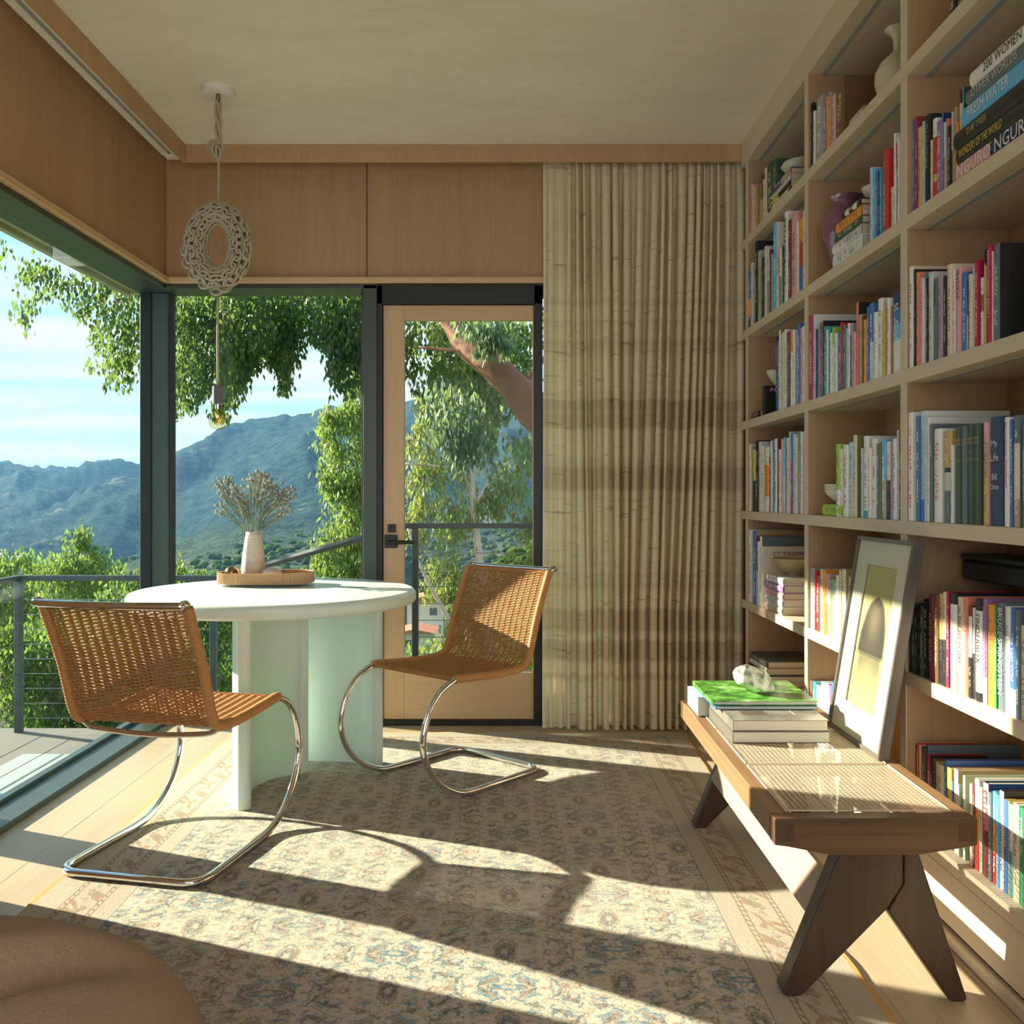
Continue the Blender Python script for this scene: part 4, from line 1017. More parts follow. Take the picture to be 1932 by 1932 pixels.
standing(5, 3, Iz, '120 160 1000 K;163 210 950 D;214 240 1000 K;243 268 960 K;271 298 980 D;301 350 900 K;366 420 852 M;431 473 852 B;477 527 842 b/K;531 561 822 C/K;564 598 817 Q;601 678 832 K.5/W3/G1;682 758 877 C;762 812 882 F;821 858 982 M.5/W2/K2;861 893 1002 W2/K2;897 968 902 K.5/W3.6/K.4;972 1028 902 V3/W1;1031 1108 962 O;1112 1143 972 E;1147 1232 937 S;1236 1288 987 W;1292 1353 1002 U3/W1;1357 1398 1022 S;1406 1470 1202 C;1475 1540 1050 B;1545 1600 980 T;1605 1670 1010 N;1675 1740 1060 W',
         {6: [('KING CURE', .5, .6, .5, 'b', 'v')], 12: [('IN THE HIS GLORY', .6, .6, .5, 'M', 'v')], 13: [('SUGAR RAY & THE KID', .55, .6, .5, 'W', 'v')], 16: [('TINDERBOX', .62, .5, .55, 'K', 'v')], 17: [('MEN FROM EARTH', .6, .7, .6, 'P', 'v')],
          20: [('BRUCE SPRINGSTEEN', .55, .8, .6, 'W', 'v')], 21: [('FLEA ACID FOR THE', .6, .7, .35, 'K', 'v')], 22: [('The Last Wild', .55, .6, .6, 'W', 'v')]}, rec=0.008)
r_ = empty('box', 'long black box lying on the books behind the picture, fifth shelf', 'box', (XB + .13, 2.12, SH[4] + .262))
MB().rbox(0, .13, 0, .40, 0, .052, .006).build('body', M['black'], r_); MB().rbox(-.002, .132, -.002, .402, .053, .068, .004).build('lid', M['black'], r_)
# --- lowest shelf
z = lying(6, 1, 0, 0, SH[5] + .001, XB + .004, '.030 4.262 3.99 .24 T;.022 4.265 3.98 .24 C;.020 4.27 3.99 .24 C;.026 4.275 4.0 .25 N -.012;.022 4.278 3.99 .24 H -.008;.016 4.26 4.01 .23 K;.022 4.25 3.98 .24 W;.030 4.24 3.97 .23 D', 'large flat books on the lowest shelf by the curtain',
          ['tan book, bottom of the flat stack on the lowest shelf', 'cream book, second from the bottom of the flat stack, lowest shelf', 'cream book, third from the bottom of the flat stack, lowest shelf', 'navy book in the flat stack on the lowest shelf', 'pale grey book in the flat stack on the lowest shelf', 'thin black book in the flat stack on the lowest shelf', 'white book just below the top of the flat stack, lowest shelf', 'dark green book on top of the flat stack, lowest shelf'])
standing(6, 2, Hz, '727 752 1627 F;756 790 1630 J;793 838 1672 W;841 878 1637 W;881 915 1645 W;918 948 1672 V;951 980 1640 U;984 1030 1650 C;1034 1070 1640 M;1074 1120 1630 W;1124 1170 1600 N;1174 1220 1640 T', rec=0.010)
standing(6, 3, Jz, '100 140 930 B;143 178 905 C;181 243 912 R.2/O2;246 298 932 C;301 350 952 B;353 380 932 N S .27;382 408 1047 R;411 438 1062 K;441 458 1100 B;461 566 1130 C T .15;570 610 1112 U U .25;613 662 1202 Y T .22;665 692 1372 U;696 742 1217 W T .24;745 762 1412 W A .15;811 835 1300 W A .24;890 918 1402 C;921 948 1402 M;951 999 1337 W/O/R W .2;1006 1042 1442 C;1046 1108 1377 P2/M2 N .24;1116 1152 1502 S;1156 1210 1492 Z/O/R;1213 1238 1532 Z;1242 1300 1480 W K .2;1306 1350 1592 U b .22;1353 1366 1612 b;1369 1404 1652 W/J;1411 1478 1632 C;1482 1558 1682 E;1562 1600 1650 W;1604 1660 1700 T;1664 1730 1640 K;1734 1800 1690 U;1805 1900 1700 W',
         {3: [('GIANT', .6, .4, .5, 'R', 'v')], 20: [('STUTTER', .68, .5, .7, 'R', 'v')], 24: [('THE COMPLETE FILMS', .5, .8, .5, 'K', 'v')], 25: [('FASTER', .6, .5, .5, 'W', 'v')], 29: [('SWEEL MC', .7, .5, .5, 'W', 'v')], 5: [(' . ', .5, .1, .1, 'K', 'v')]}, rec=0.026)
for o_ in [q_ for q_ in bpy.data.objects if q_.name.startswith('book') and 'lowest shelf, nearest bay' in q_.get('label', '') and q_['label'].startswith('white') and 'fourteenth' in q_['label']]:
    w_ = next(c_ for c_ in o_.children if c_.name.startswith('cover'))
    hz = max(v_.co.z for v_ in w_.data.vertices)
    text_mesh('#1 New York Times Bestseller', 'cover_line', inkmat('W'), o_, Matrix(((1, 0, 0, .13), (0, 0, -1, -.0006), (0, 1, 0, hz - .022), (0, 0, 0, 1))), .17, .010)
print('books done', sum(1 for o_ in bpy.data.objects if o_.name.startswith('book') and o_.type == 'EMPTY'))

# ------------------------------------------------------------------ bench
ZB = .42
bn0, bn1 = .5755, 1.0175; BY0, BY1 = 2.016, 3.19; sk = .012
bench = empty('bench', 'long low teak bench with caned top and splayed legs', 'bench', (.80, 2.6, .0))
def bxs(y): return sk * (y - BY0) / (BY1 - BY0)
Sh = Matrix(((1, sk / (BY1 - BY0), 0, -sk / (BY1 - BY0) * BY0), (0, 1, 0, 0), (0, 0, 1, 0), (0, 0, 0, 1)))
wl_ = wood('aged_teak_long', (.36, .20, .095), (.17, .085, .038), 1, 30, .48, .3)
for x0 in (bn0, bn1 - .048):
    MB().rbox(x0, x0 + .048, BY0 + .0415, BY1 - .0415, ZB - .058, ZB, .003, Sh).build('side_rail', wl_, bench, world=True)
for y0 in (BY0, BY1 - .041):
    b = MB(); w = bn1 - bn0
    poly = [(bn0, ZB), (bn0, ZB - .058), (bn0 + .03, ZB - .062), (bn0 + w * .28, ZB - .080), (bn0 + w * .70, ZB - .080), (bn1 - .03, ZB - .064), (bn1, ZB - .058), (bn1, ZB)]
    b.prism([(p[0] + bxs(y0), p[1]) for p in poly], y0, y0 + .041, 'y'); e_ = b.build('end_rail', M['bench'], bench, world=True)
    bv = e_.modifiers.new('soft', 'BEVEL'); bv.width = .003; bv.segments = 2
tenon = wood('tenon_wood', (.12, .06, .025), (.05, .025, .012), 2, 40, .5)
for k in range(2):
    for xx in ((bn0 + .002, bn0 + .042), (bn1 - .042, bn1 - .002)):
        MB().box(xx[0], xx[1], BY0 - .0006 if k == 0 else BY1, BY0 if k == 0 else BY1 + .0006, ZB - .050, ZB - .012).build('tenon_end', tenon, bench, world=True)
npn = 3; pl = (BY1 - BY0 - .082) / npn
def ribbon(mb, p, q, w, z, wave=0, ph=0, n=10):
    p = Vector(p); q = Vector(q); d_ = (q - p).normalized(); s_ = Vector((-d_.y, d_.x, 0)) * w / 2
    vs = []
    for i in range(n + 1):
        c_ = p.lerp(q, i / n); zz = z + wave * math.cos(math.pi * i + ph)
        vs += [(c_.x - s_.x, c_.y - s_.y, zz), (c_.x + s_.x, c_.y + s_.y, zz)]
    mb.add(vs, [(2 * i, 2 * i + 1, 2 * i + 3, 2 * i + 2) for i in range(n)])
for k in range(npn):
    y0 = BY0 + .041 + k * pl; y1 = y0 + pl
    if k: MB().rbox(bn0 + .048, bn1 - .048, y0 - .004, y0 + .004, ZB - .030, ZB + .0005, .001, Sh).build('cross_bar', wl_, bench, world=True)
    b = MB(); X0, X1 = bn0 + .030 , bn1 - .030; ya, yb = y0 + .006, y1 - .006; p_ = .0122
    X0 += .012; X1 -= .012
    nx_ = int((X1 - X0) / p_); ny_ = int((yb - ya) / p_)
    for i in range(nx_ + 1):
        for dx in (-.0015, .0015): ribbon(b, (X0 + i * p_ + dx, ya, 0), (X0 + i * p_ + dx, yb, 0), .0020, ZB + .0012, .0003, i, 2 * ny_)
    for j in range(ny_ + 1):
        for dy in (-.0015, .0015): ribbon(b, (X0, ya + j * p_ + dy, 0), (X1, ya + j * p_ + dy, 0), .0020, ZB + .0016, .0003, j, 2 * nx_)
    for i in range(-ny_, nx_ + 1):
        for sgn in (1, -1):
            # diagonals
            a0 = max(0, -i); a1 = min(ny_, nx_ - i)
            if a1 - a0 < 1: continue
            q0 = (X0 + (i + a0 + .5) * p_, ya + a0 * p_); q1 = (X0 + (i + a1 + .5) * p_, ya + a1 * p_)
            if sgn < 0: q0 = (X0 + X1 - q0[0], q0[1]); q1 = (X0 + X1 - q1[0], q1[1])
            q0 = (min(max(q0[0], X0), X1), q0[1]); q1 = (min(max(q1[0], X0), X1), q1[1])
            ribbon(b, (*q0, 0), (*q1, 0), .0011, ZB + .0022, 0, 0, 1)
    b.v = [tuple(Sh @ Vector(q)) for q in b.v]
    cp = b.build('cane_panel', M['cane'], bench, world=True); cp['label'] = 'open woven cane panel'
    b = MB()
    for xx in (X0 - .004, X1 + .004): b.tube([Sh @ Vector((xx, ya, ZB + .0015)), Sh @ Vector((xx, yb, ZB + .0015))], .0022, 6)
    for yy in (ya, yb): b.tube([Sh @ Vector((X0, yy, ZB + .0015)), Sh @ Vector((X1, yy, ZB + .0015))], .0018, 6)
    b.build('cane_binding', M['cane'], bench, world=True)
def legs(y0, y1, dz=.0):
    cx = (bn0 + bn1) / 2 + bxs(y0)
    for s_, foot, zf in ((-1, (.604, .650), .0125), (1, (.974, 1.014), 0.0)):
        f0, f1 = (foot[0] + bxs(y0), foot[1] + bxs(y0)) if s_ < 0 else (foot[1] + bxs(y0), foot[0] + bxs(y0))
        zt = ZB - .0805
        if s_ < 0: poly = [(f0, zf + .006), (f0 + .006, zf), (f1 - .006, zf), (f1 + .002, zf + .006), (.836 + bxs(y0), .205), (.872 + bxs(y0), .262), (.872 + bxs(y0), zt), (.735 + bxs(y0), zt)]
        else: poly = [(f0, zf + .006), (f0 - .006, zf), (f1 + .006, zf), (f1 - .002, zf + .006), (.838 + bxs(y0), .200), (.8735 + bxs(y0), .262), (.8735 + bxs(y0), zt), (.903 + bxs(y0), zt)]
        if s_ < 0: poly = poly
        b = MB().prism(poly if s_ < 0 else poly[::-1], y0, y1, 'y')
        l_ = b.build('leg', M['benchleg'], bench, world=True)
        bv = l_.modifiers.new('soft', 'BEVEL'); bv.width = .012; bv.segments = 3
legs(2.055, 2.108); legs(3.10, 3.148)
b = MB(); b.prism([(.670, .178), (.692, .170), (.742, .248), (.720, .262)], 2.109, 3.10, 'y'); b.build('stretcher', M['stretcher'], bench, world=True)

# ---- picture leaning on the bench
pf0, pf1 = 2.445, 2.838; a_l = math.atan2(.094, .577); Lf = .585
pic = empty('framed_picture', 'framed hazy dome picture leaning against the bookcase on the bench', 'picture', (.970, pf0, ZB + .0035), (0, a_l, 0))
wdt = pf1 - pf0
fm = wood('grey_stained_frame', (.16, .145, .125), (.075, .066, .055), 2, 26, .35, .2)
t_ = .011
for nm_, bx in (('frame_side', (0, .030, 0, t_, 0, Lf)), ('frame_side', (0, .030, wdt - t_, wdt, 0, Lf)), ('frame_rail', (0, .030, t_, wdt - t_, 0, t_)), ('frame_rail', (0, .030, t_, wdt - t_, Lf - t_, Lf))):
    MB().rbox(*bx, .001).build(nm_, fm, pic)
MB().box(.024, .028, t_, wdt - t_, t_, Lf - t_).build('backing', plain('backing_card', (.3, .24, .16), .9), pic)
iy0, iy1, iz0, iz1 = wdt * .225, wdt * .775, Lf * .165, Lf * .865
mat_ = plain('ivory_mat_board', (.68, .66, .58), .8, var=.03)
b = MB()
for q in ((t_, iy0, t_, Lf - t_), (iy1, wdt - t_, t_, Lf - t_), (iy0, iy1, t_, iz0), (iy0, iy1, iz1, Lf - t_)): b.box(.008, .012, *q)
b.build('mat_board', mat_, pic)
b = MB(); nx_, nz_ = 56, 90; b.c = []
cols_ = []
def sstep(a_, b_, x_): t = min(1, max(0, (x_ - a_) / (b_ - a_))); return t * t * (3 - 2 * t)
for j in range(nz_ + 1):
    for i in range(nx_ + 1):
        u, w = i / nx_, j / nz_      # u: 0 near end, w: up
        b.v.append((.0135, iy0 + (iy1 - iy0) * u, iz0 + (iz1 - iz0) * w))
        n_ = mnoise.noise(Vector((u * 3, w * 4, 1))) ; n2_ = mnoise.noise(Vector((u * 9, w * 3, 4)))
        bgc = np.array((.50, .45, .21)) * (1 + .05 * n_) * (.93 + .07 * w)
        cxu = .50 + .02 * n2_
        dome = 0
        if w > .38:
            hh = (w - .38) / .40
            half = .42 * max(0, 1 - max(0, hh) ** 2.2) ** .5 + .01
            dome = 1 - sstep(half - .05, half + .03, abs(u - cxu)) if hh < 1.02 else 0
        refl = (1 - sstep(.30, .46, abs(u - cxu))) * sstep(.04, .34, w) if w <= .38 else 0
        dark = np.array((.026, .022, .018)) * (1 + .5 * n_); glow = np.array((.17, .12, .07))
        gl_ = math.exp(-((u - .52) / .20) ** 2 - ((w - .62) / .14) ** 2)
        gl2 = math.exp(-((u - .5) / .22) ** 2 - ((w - .28) / .07) ** 2)
        dc = dark * (1 - gl_ * .8) + glow * gl_ * .8
        rc = np.array((.10, .082, .055)) * (1 - gl2 * .6) + np.array((.26, .21, .13)) * gl2 * .6
        c_ = bgc * (1 - dome) + dc * dome
        if w <= .38: c_ = bgc * (1 - refl * .85) + rc * refl * .85
        if .362 < w < .392: c_ = c_ * .55
        cols_.append(tuple(np.clip(c_, 0, 1)))
b.f = [(j * (nx_ + 1) + i, (j + 1) * (nx_ + 1) + i, (j + 1) * (nx_ + 1) + i + 1, j * (nx_ + 1) + i + 1) for j in range(nz_) for i in range(nx_)]
b.c = cols_; b.build('print', M['vcol'], pic)
MB().box(.004, .006, t_, wdt - t_, t_, Lf - t_).build('pane', M['clear'], pic)

# ---- books and crystal on the bench
bg_ = 'books piled on the bench under the crystal'
def flat(label, x0, x1, y0, y1, z, T, colr, name='book', spine='near'):
    r_ = empty(name, label, 'book' if name == 'book' else 'magazine', (x0, y0, z), group=bg_)
    cm_ = plain('printed_' + label.replace(' ', '_').replace(',', '')[:30], colr, .3, var=.1, vscale=5)
    t = .0016
    b = MB().rbox(0, x1 - x0, 0, y1 - y0, 0, t, .0006).rbox(0, x1 - x0, 0, y1 - y0, T - t, T, .0006); b.box(-.0005, .0015, 0, y1 - y0, .0, T)
    c_ = b.build('cover', cm_, r_); MB().box(.002, x1 - x0 - .004, .004, y1 - y0 - .004, t, T - t).build('pages', bpg, r_)
    return r_, c_, cm_
bpg, g = newmat('cream_page_edges'); v = g.coord()
g.out(g.pbr(Base_Color=g.mix(g.noise(g.scale(v, (1, 1, 700)), 1, 1), (.60, .57, .48), (.82, .79, .70)), Roughness=.8))
def gal_mat(name, stops, sc_):
    m, g = newmat(name); v = g.coord(); g.out(g.pbr(Base_Color=g.ramp(g.noise(v, sc_, 6, .62, .4), stops), Roughness=.22)); return m
z0 = ZB + .0032
flat('thick white-edged grey book at the bottom of the bench pile', .630, .908, 2.622, 2.935, z0, .032, (.16, .15, .13))
r2, c2_, cm_ = flat('grey photography book second from the bottom of the bench pile', .632, .904, 2.626, 2.935, z0 + .0325, .031, (.22, .20, .17))
c2_.data.materials[0] = gal_mat('grey_photo_cover', [(.3, (.10, .09, .075)), (.5, (.24, .22, .19)), (.75, (.36, .33, .28))], 7)
MB().box(.045, .115, .065, .115, .0312, .0315).build('cover_photo', plain('dim_brown_photo', (.13, .085, .075), .35, var=.5, vscale=60), r2)
text_mesh('nashwan', 'title', inkmat('W'), r2, Matrix(((0, 1, 0, .195), (-1, 0, 0, .09), (0, 0, 1, .0312), (0, 0, 0, 1))), .055, .009)
flat('blue-edged white book behind the grey ones on the bench', .598, .86, 2.945, 3.12, z0, .060, (.55, .63, .74))
flat('thin blue magazine under the green one on the bench', .612, .915, 2.755, 3.06, z0 + .0642, .010, (.05, .22, .42), 'magazine')
rg, cg, cm_ = flat('magazine with a green forest cover beneath the crystal', .606, .920, 2.765, 3.075, z0 + .0748, .012, (.1, .3, .05), 'magazine')
cg.data.materials[0] = gal_mat('forest_photo_cover', [(.34, (.02, .06, .015)), (.48, (.08, .28, .04)), (.60, (.24, .52, .10)), (.75, (.72, .80, .62))], 16)
qm, g = newmat('milky_quartz'); v = g.coord()
p1 = g.n('BsdfPrincipled'); p1.inputs['Roughness'].default_value = .08; p1.inputs['IOR'].default_value = 1.4
g.put(p1.inputs['Base Color'], g.mix(g.noise(v, 22, 4, .6, 1), (.86, .85, .80), (.97, .96, .93)))
g.put(p1.inputs['Transmission Weight'], g.ramp(g.noise(v, 30, 3), [(.40, .0), (.62, .75)])); g.put(p1.inputs['Normal'], g.bump(g.noise(v, 45, 3), .4, .004))
g.out(p1.outputs[0])
b = MB(); ring = lambda x_, r_, n_, ph, sz: [(x_ + .006 * math.sin(k * 2.3 + ph), r_ * math.cos(2 * math.pi * k / n_ + ph), sz * r_ * math.sin(2 * math.pi * k / n_ + ph)) for k in range(n_)]
rs_ = [ring(-.062, .024, 6, .3, .9), ring(-.045, .040, 6, .25, .85), ring(.018, .043, 6, .2, .85), ring(.046, .026, 6, .35, .8)]
b.v = sum(rs_, []) + [(.070, -.004, -.006), (-.070, .004, .006)]
for j in range(3):
    for k in range(6): b.f.append((j * 6 + k, j * 6 + (k + 1) % 6, (j + 1) * 6 + (k + 1) % 6, (j + 1) * 6 + k))
b.f += [(18 + k, 18 + (k + 1) % 6, 24) for k in range(6)] + [((k + 1) % 6, k, 25) for k in range(6)]
Rq = Matrix.Rotation(math.radians(22), 4, 'Y') @ Matrix.Rotation(math.radians(18), 4, 'X')
b.v = [tuple(Rq @ Vector(p)) for p in b.v]; zmin = min(p[2] for p in b.v)
qz = b.build('quartz_crystal', qm, None); qz.location = (.762, 2.885, z0 + .0872 - zmin); tag(qz, 'milky quartz crystal resting on the green magazine', 'crystal')

# ------------------------------------------------------------------ boucle armchair at the bottom left corner
bm_, g = newmat('brown_boucle'); v = g.coord(); n_ = g.noise(v, 150, 4, .8); n3 = g.noise(v, 40, 3)
g.out(g.pbr(Base_Color=g.mix(g.m('ADD', g.m('MULTIPLY', n_, .7), g.m('MULTIPLY', n3, .3)), (.40, .245, .14), (.66, .45, .30)), Roughness=.95, Sheen_Weight=.25, Sheen_Roughness=.6, Specular_IOR_Level=.1, Normal=g.bump(n_, 1.0, .008)))
ac = empty('lounge_chair', 'rounded brown boucle lounge chair in the near corner by the left window', 'armchair', (-.92, 1.34, .0125))
b = MB(); nu, nv = 72, 40; RX, RY, RZ = .47, .415, .40
for j in range(nv + 1):
    ph = math.pi * j / nv
    for i in range(nu):
        th = 2 * math.pi * i / nu
        e = .78
        cs = math.copysign(abs(math.cos(ph)) ** .9, math.cos(ph)); sn = abs(math.sin(ph)) ** e
        x_, y_, z_ = RX * sn * math.cos(th), RY * sn * math.sin(th), .21 + .205 * (-cs)
        # seat hollow and the crease that runs between seat and back roll
        top_ = max(0, (z_ - .25) / .17)
        d2 = ((x_ + .16) / .24) ** 2 + ((y_ + .14) / .22) ** 2
        z_ -= .13 * top_ * math.exp(-d2 * 1.1)
        cr = y_ - (.03 + .80 * (x_ - .17) - .6 * max(0, x_ - .17) ** 2)
        z_ -= .050 * top_ * math.exp(-(cr / .042) ** 2) * max(0, min(1, (.36 - x_) * 7)) * (1 if x_ > -.1 else .4)
        z_ += .022 * top_ * math.exp(-((cr - .11) / .07) ** 2) * max(0, min(1, (.40 - x_) * 5))
        b.v.append((x_, y_, max(.012, z_)))
for j in range(nv):
    for i in range(nu):
        b.f.append((j * nu + i, j * nu + (i + 1) % nu, (j + 1) * nu + (i + 1) % nu, (j + 1) * nu + i))
b.build('upholstered_shell', bm_, ac, smooth=True)
MB().lathe([(.26, 0), (.27, .004), (.27, .03), (.24, .034)], (0, 0, 0), 32).build('base', M['black'], ac, smooth='auto')

# ------------------------------------------------------------------ outside: deck, railings, eave
eave = empty('roof_eave', 'plastered roof eave above the left window outside', 'eave', (-2.0, 3.2, 2.25))
MB().rbox(-2.30, -1.865, .5, 5.60, 2.36, 2.46, .004).build('soffit', M['eave'], eave, world=True)
MB().rbox(-1.864, 1.6, 4.73, 5.60, 2.36, 2.46, .004).build('soffit', M['eave'], eave, world=True)
MB().rbox(-2.335, -2.30, .5, 5.635, 2.335, 2.47, .004).build('gutter_board', M['eave'], eave, world=True)
MB().rbox(-2.30, 1.6, 5.60, 5.635, 2.345, 2.47, .004).build('gutter_board', M['eave'], eave, world=True)
MB().box(-1.98, -1.965, .5, 5.58, 2.353, 2.3595).build('drip_groove', M['black'], eave, world=True)
fx = empty('security_light', 'white security light fitted under the roof eave', 'outdoor light', (-2.10, 4.6, 2.29))
MB().rbox(-2.19, -2.10, 4.44, 4.60, 2.262, 2.358, .006).build('housing', M['white'], fx, world=True)
b = MB(); b.tube([(-2.15, 4.60, 2.31), (-2.12, 4.70, 2.30), (-2.07, 4.76, 2.295)], .010, 8); b.build('arm', M['white'], fx, world=True)
MB().rbox(-2.11, -2.0, 4.76, 5.02, 2.275, 2.305, .005).build('lamp_head', M['white'], fx, world=True)

lo = struct('balcony_floor', MB().box(-3.35, -.85, .5, 6.05, -.50, -.39), M['concrete'])
la = struct('landing_floor', MB().box(-.80, 1.6, 4.68, 5.35, -.16, -.05), M['concrete'])
dk = empty('deck_platform', 'low pale board platform outside the left window', 'deck', (-2.05, 2.5, -.39))
for k in range(5):
    MB().rbox(-2.31 + k * .098, -2.31 + k * .098 + .094, .6, 4.40, -.125, -.10, .002).build('plank', M['deck'], dk, world=True)
MB().box(-2.30, -1.83, .62, 4.38, -.39, -.126).build('skirt', M['deck'], dk, world=True)
stp = empty('stair', 'concrete stair rising from the balcony to the door landing', 'stair', (-1.2, 5.6, -.39))
rg_ = empty('balcony_railing', 'grey steel cable railing along the lower balcony', 'railing', (-2.4, 5.95, -.39))
zt1 = .615
b = MB(); b.rbox(-3.17, -1.86, 5.93, 5.97, zt1 - .035, zt1, .004); b.rbox(-3.17, -3.13, .8, 5.93, zt1 - .035, zt1, .004); b.build('top_rail', M['rail'], rg_, world=True)
for (x_, y_) in ((-3.15, 5.95), (-1.90, 5.95), (-3.15, 4.2), (-3.15, 2.4)):
    b = MB(); b.rbox(x_ - .020, x_ + .020, y_ - .025, y_ + .025, -.39, zt1 - .036, .003); b.build('post', M['rail'], rg_, world=True)
for k in range(9):
    z = -.30 + k * .095
    MB().tube([(-3.15, .9, z), (-3.15, 5.95, z), (-1.90, 5.95, z)], .0024, 5).build('cable', M['cable'], rg_, world=True)
r2_ = empty('landing_railing', 'grey steel cable railing outside the oak door', 'railing', (-.2, 5.25, -.05))
ztt = .970
b = MB(); b.rbox(-.60, 1.5, 5.23, 5.27, ztt - .030, ztt, .004); b.build('top_rail', M['rail'], r2_, world=True)
for x_ in (-.535, .62): MB().rbox(x_ - .018, x_ + .018, 5.23, 5.27, -.05, ztt - .031, .003).build('post', M['rail'], r2_, world=True)
for k in range(9): MB().tube([(-.535, 5.25, .04 + k * .095), (1.5, 5.25, .04 + k * .095)], .0024, 5).build('cable', M['cable'], r2_, world=True)
r3_ = empty('stair_railing', 'grey steel railing sloping up from the balcony to the landing', 'railing', (-1.2, 5.6, .3))
b = MB(); b.tube([(-1.86, 5.95, zt1 - .018), (-.60, 5.25, ztt - .016)], .020, 4); b.build('handrail', M['rail'], r3_, world=True)
for k in range(5):
    f = k / 5; MB().rbox(-1.75 + .22 * k, -1.50 + .22 * k, 5.1, 5.9, -.39 + .068 * k - .06, -.39 + .068 * (k + 1), .003).build('step', M['concrete'], stp, world=True)

# ------------------------------------------------------------------ terrain and mountains
XA = np.array([-3000, -900, 0, 270, 335, 420, 500, 600, 700, 780, 880, 950, 1010, 1400, 2600.])
DD = np.array([6.5, 20, 60, 110, 150, 220, 300, 600, 1000, 1400, 2200.])
T_ = np.array([
    # per azimuth: the photo height (px) of the ground at each distance
    [1900, 1720, 1450, 1330, 1260, 1190, 1130, 1040, 960, 880, 930],
    [1900, 1720, 1450, 1330, 1260, 1190, 1130, 1040, 960, 870, 930],
    [1900, 1720, 1450, 1330, 1260, 1190, 1130, 1040, 955, 879, 930],
    [1900, 1720, 1450, 1330, 1260, 1180, 1100, 1000, 930, 878, 930],
    [1900, 1720, 1450, 1320, 1240, 1150, 1070, 980, 843, 880, 930],
    [1900, 1720, 1450, 1310, 1230, 1140, 1060, 950, 812, 860, 930],
    [1900, 1720, 1440, 1300, 1220, 1130, 1050, 940, 790, 850, 930],
    [1900, 1700, 1420, 1290, 1210, 1130, 1050, 930, 776, 840, 930],
    [1900, 1650, 1400, 1280, 1230, 1150, 1060, 930, 765, 830, 930],
    [1900, 1600, 1360, 1270, 1245, 1235, 1100, 940, 748, 820, 930],
    [1900, 1560, 1330, 1180, 1170, 1140, 1080, 950, 742, 820, 930],
    [1900, 1560, 1300, 1060, 1075, 1070, 1040, 940, 740, 820, 930],
    [1900, 1560, 1300, 1040, 1060, 1060, 1030, 930, 745, 820, 930],
    [1900, 1560, 1300, 1100, 1100, 1080, 1030, 930, 760, 820, 930],
    [1900, 1560, 1300, 1200, 1150, 1100, 1030, 930, 800, 820, 930.]])
na, nd = 420, 250
xa = np.concatenate([np.linspace(-3000, -400, 60), np.linspace(-395, 1120, 300), np.linspace(1130, 2600, 60)])
dd = np.exp(np.linspace(math.log(6.5), math.log(2200), nd))
vs = []; cols_ = []
def lerp_tab(x_, d_):
    c_ = np.array([np.interp(math.log(d_), np.log(DD), T_[i]) for i in range(len(XA))])
    return c_
tabs = np.array([lerp_tab(0, d_) for d_ in dd])
for j, d_ in enumerate(dd):
    ys = np.interp(xa, XA, tabs[j])
    for i, x_ in enumerate(xa):
        X = (x_ - CX) / F * d_
        z = H - (ys[i] - CY) / F * d_
        if d_ > 250:
            w = min(1, (d_ - 250) / 350)
            p = Vector((X / 170, d_ / 330, 1.3)); r1 = 1 - abs(mnoise.noise(p)) * 2
            p2 = Vector((X / 60 + .3 * mnoise.noise(Vector((X / 200, d_ / 200, 0))), d_ / 160, 4)); r2n = 1 - abs(mnoise.noise(p2)) * 2
            z += w * (26 * (r1 - .62) + 12 * (r2n - .62) + 3.0 * mnoise.fractal(Vector((X / 22, d_ / 26, 2)), 1.0, 2.0, 4)) * (.55 if d_ > 900 and d_ < 1120 and x_ > 300 else 1)
        z += .04 * d_ ** .8 * .25 * mnoise.noise(Vector((X / 9, d_ / 9, 7)))
        vs.append((X, d_, z))
me = bpy.data.meshes.new('hillside'); A = len(xa)
me.from_pydata(vs, [], [(j * A + i, j * A + i + 1, (j + 1) * A + i + 1, (j + 1) * A + i) for j in range(nd - 1) for i in range(A - 1)])
me.polygons.foreach_set('use_smooth', [True] * len(me.polygons)); me.update()
m, g = newmat('hazy_chaparral'); v = g.coord(); s3 = g.xyz(v)
n_a = g.noise(v, .012, 6, .65); n_b = g.noise(v, .10, 5, .75); n_c = g.noise(v, .6, 3, .7)
hazy_scrub = g.mix(g.ramp(n_b, [(.42, 0), (.58, 1)]), (.004, .028, .040), (.034, .072, .066))  # blue haze and shade of the far slopes put into the scrub colour
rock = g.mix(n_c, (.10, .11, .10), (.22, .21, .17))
c = g.mix(g.m('MULTIPLY', g.ramp(g.m('ADD', g.m('MULTIPLY', n_a, .6), g.m('MULTIPLY', n_b, .4)), [(.56, 0), (.62, 1)]), .8), hazy_scrub, rock)
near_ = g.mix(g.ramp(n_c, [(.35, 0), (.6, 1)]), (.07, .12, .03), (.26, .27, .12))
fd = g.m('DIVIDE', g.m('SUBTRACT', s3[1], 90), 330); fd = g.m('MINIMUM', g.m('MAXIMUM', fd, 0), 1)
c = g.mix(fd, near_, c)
g.out(g.pbr(Base_Color=c, Roughness=.95, Specular_IOR_Level=.05, Normal=g.bump(g.m('ADD', g.m('MULTIPLY', n_b, 1), g.m('MULTIPLY', n_c, .3)), .8, 6.0)))
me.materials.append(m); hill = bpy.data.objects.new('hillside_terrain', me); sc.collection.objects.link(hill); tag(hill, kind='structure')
def ground(X, Y):
    x_ = CX + F * X / Y; return H - (np.interp(x_, XA, lerp_tab(0, Y)) - CY) / F * Y
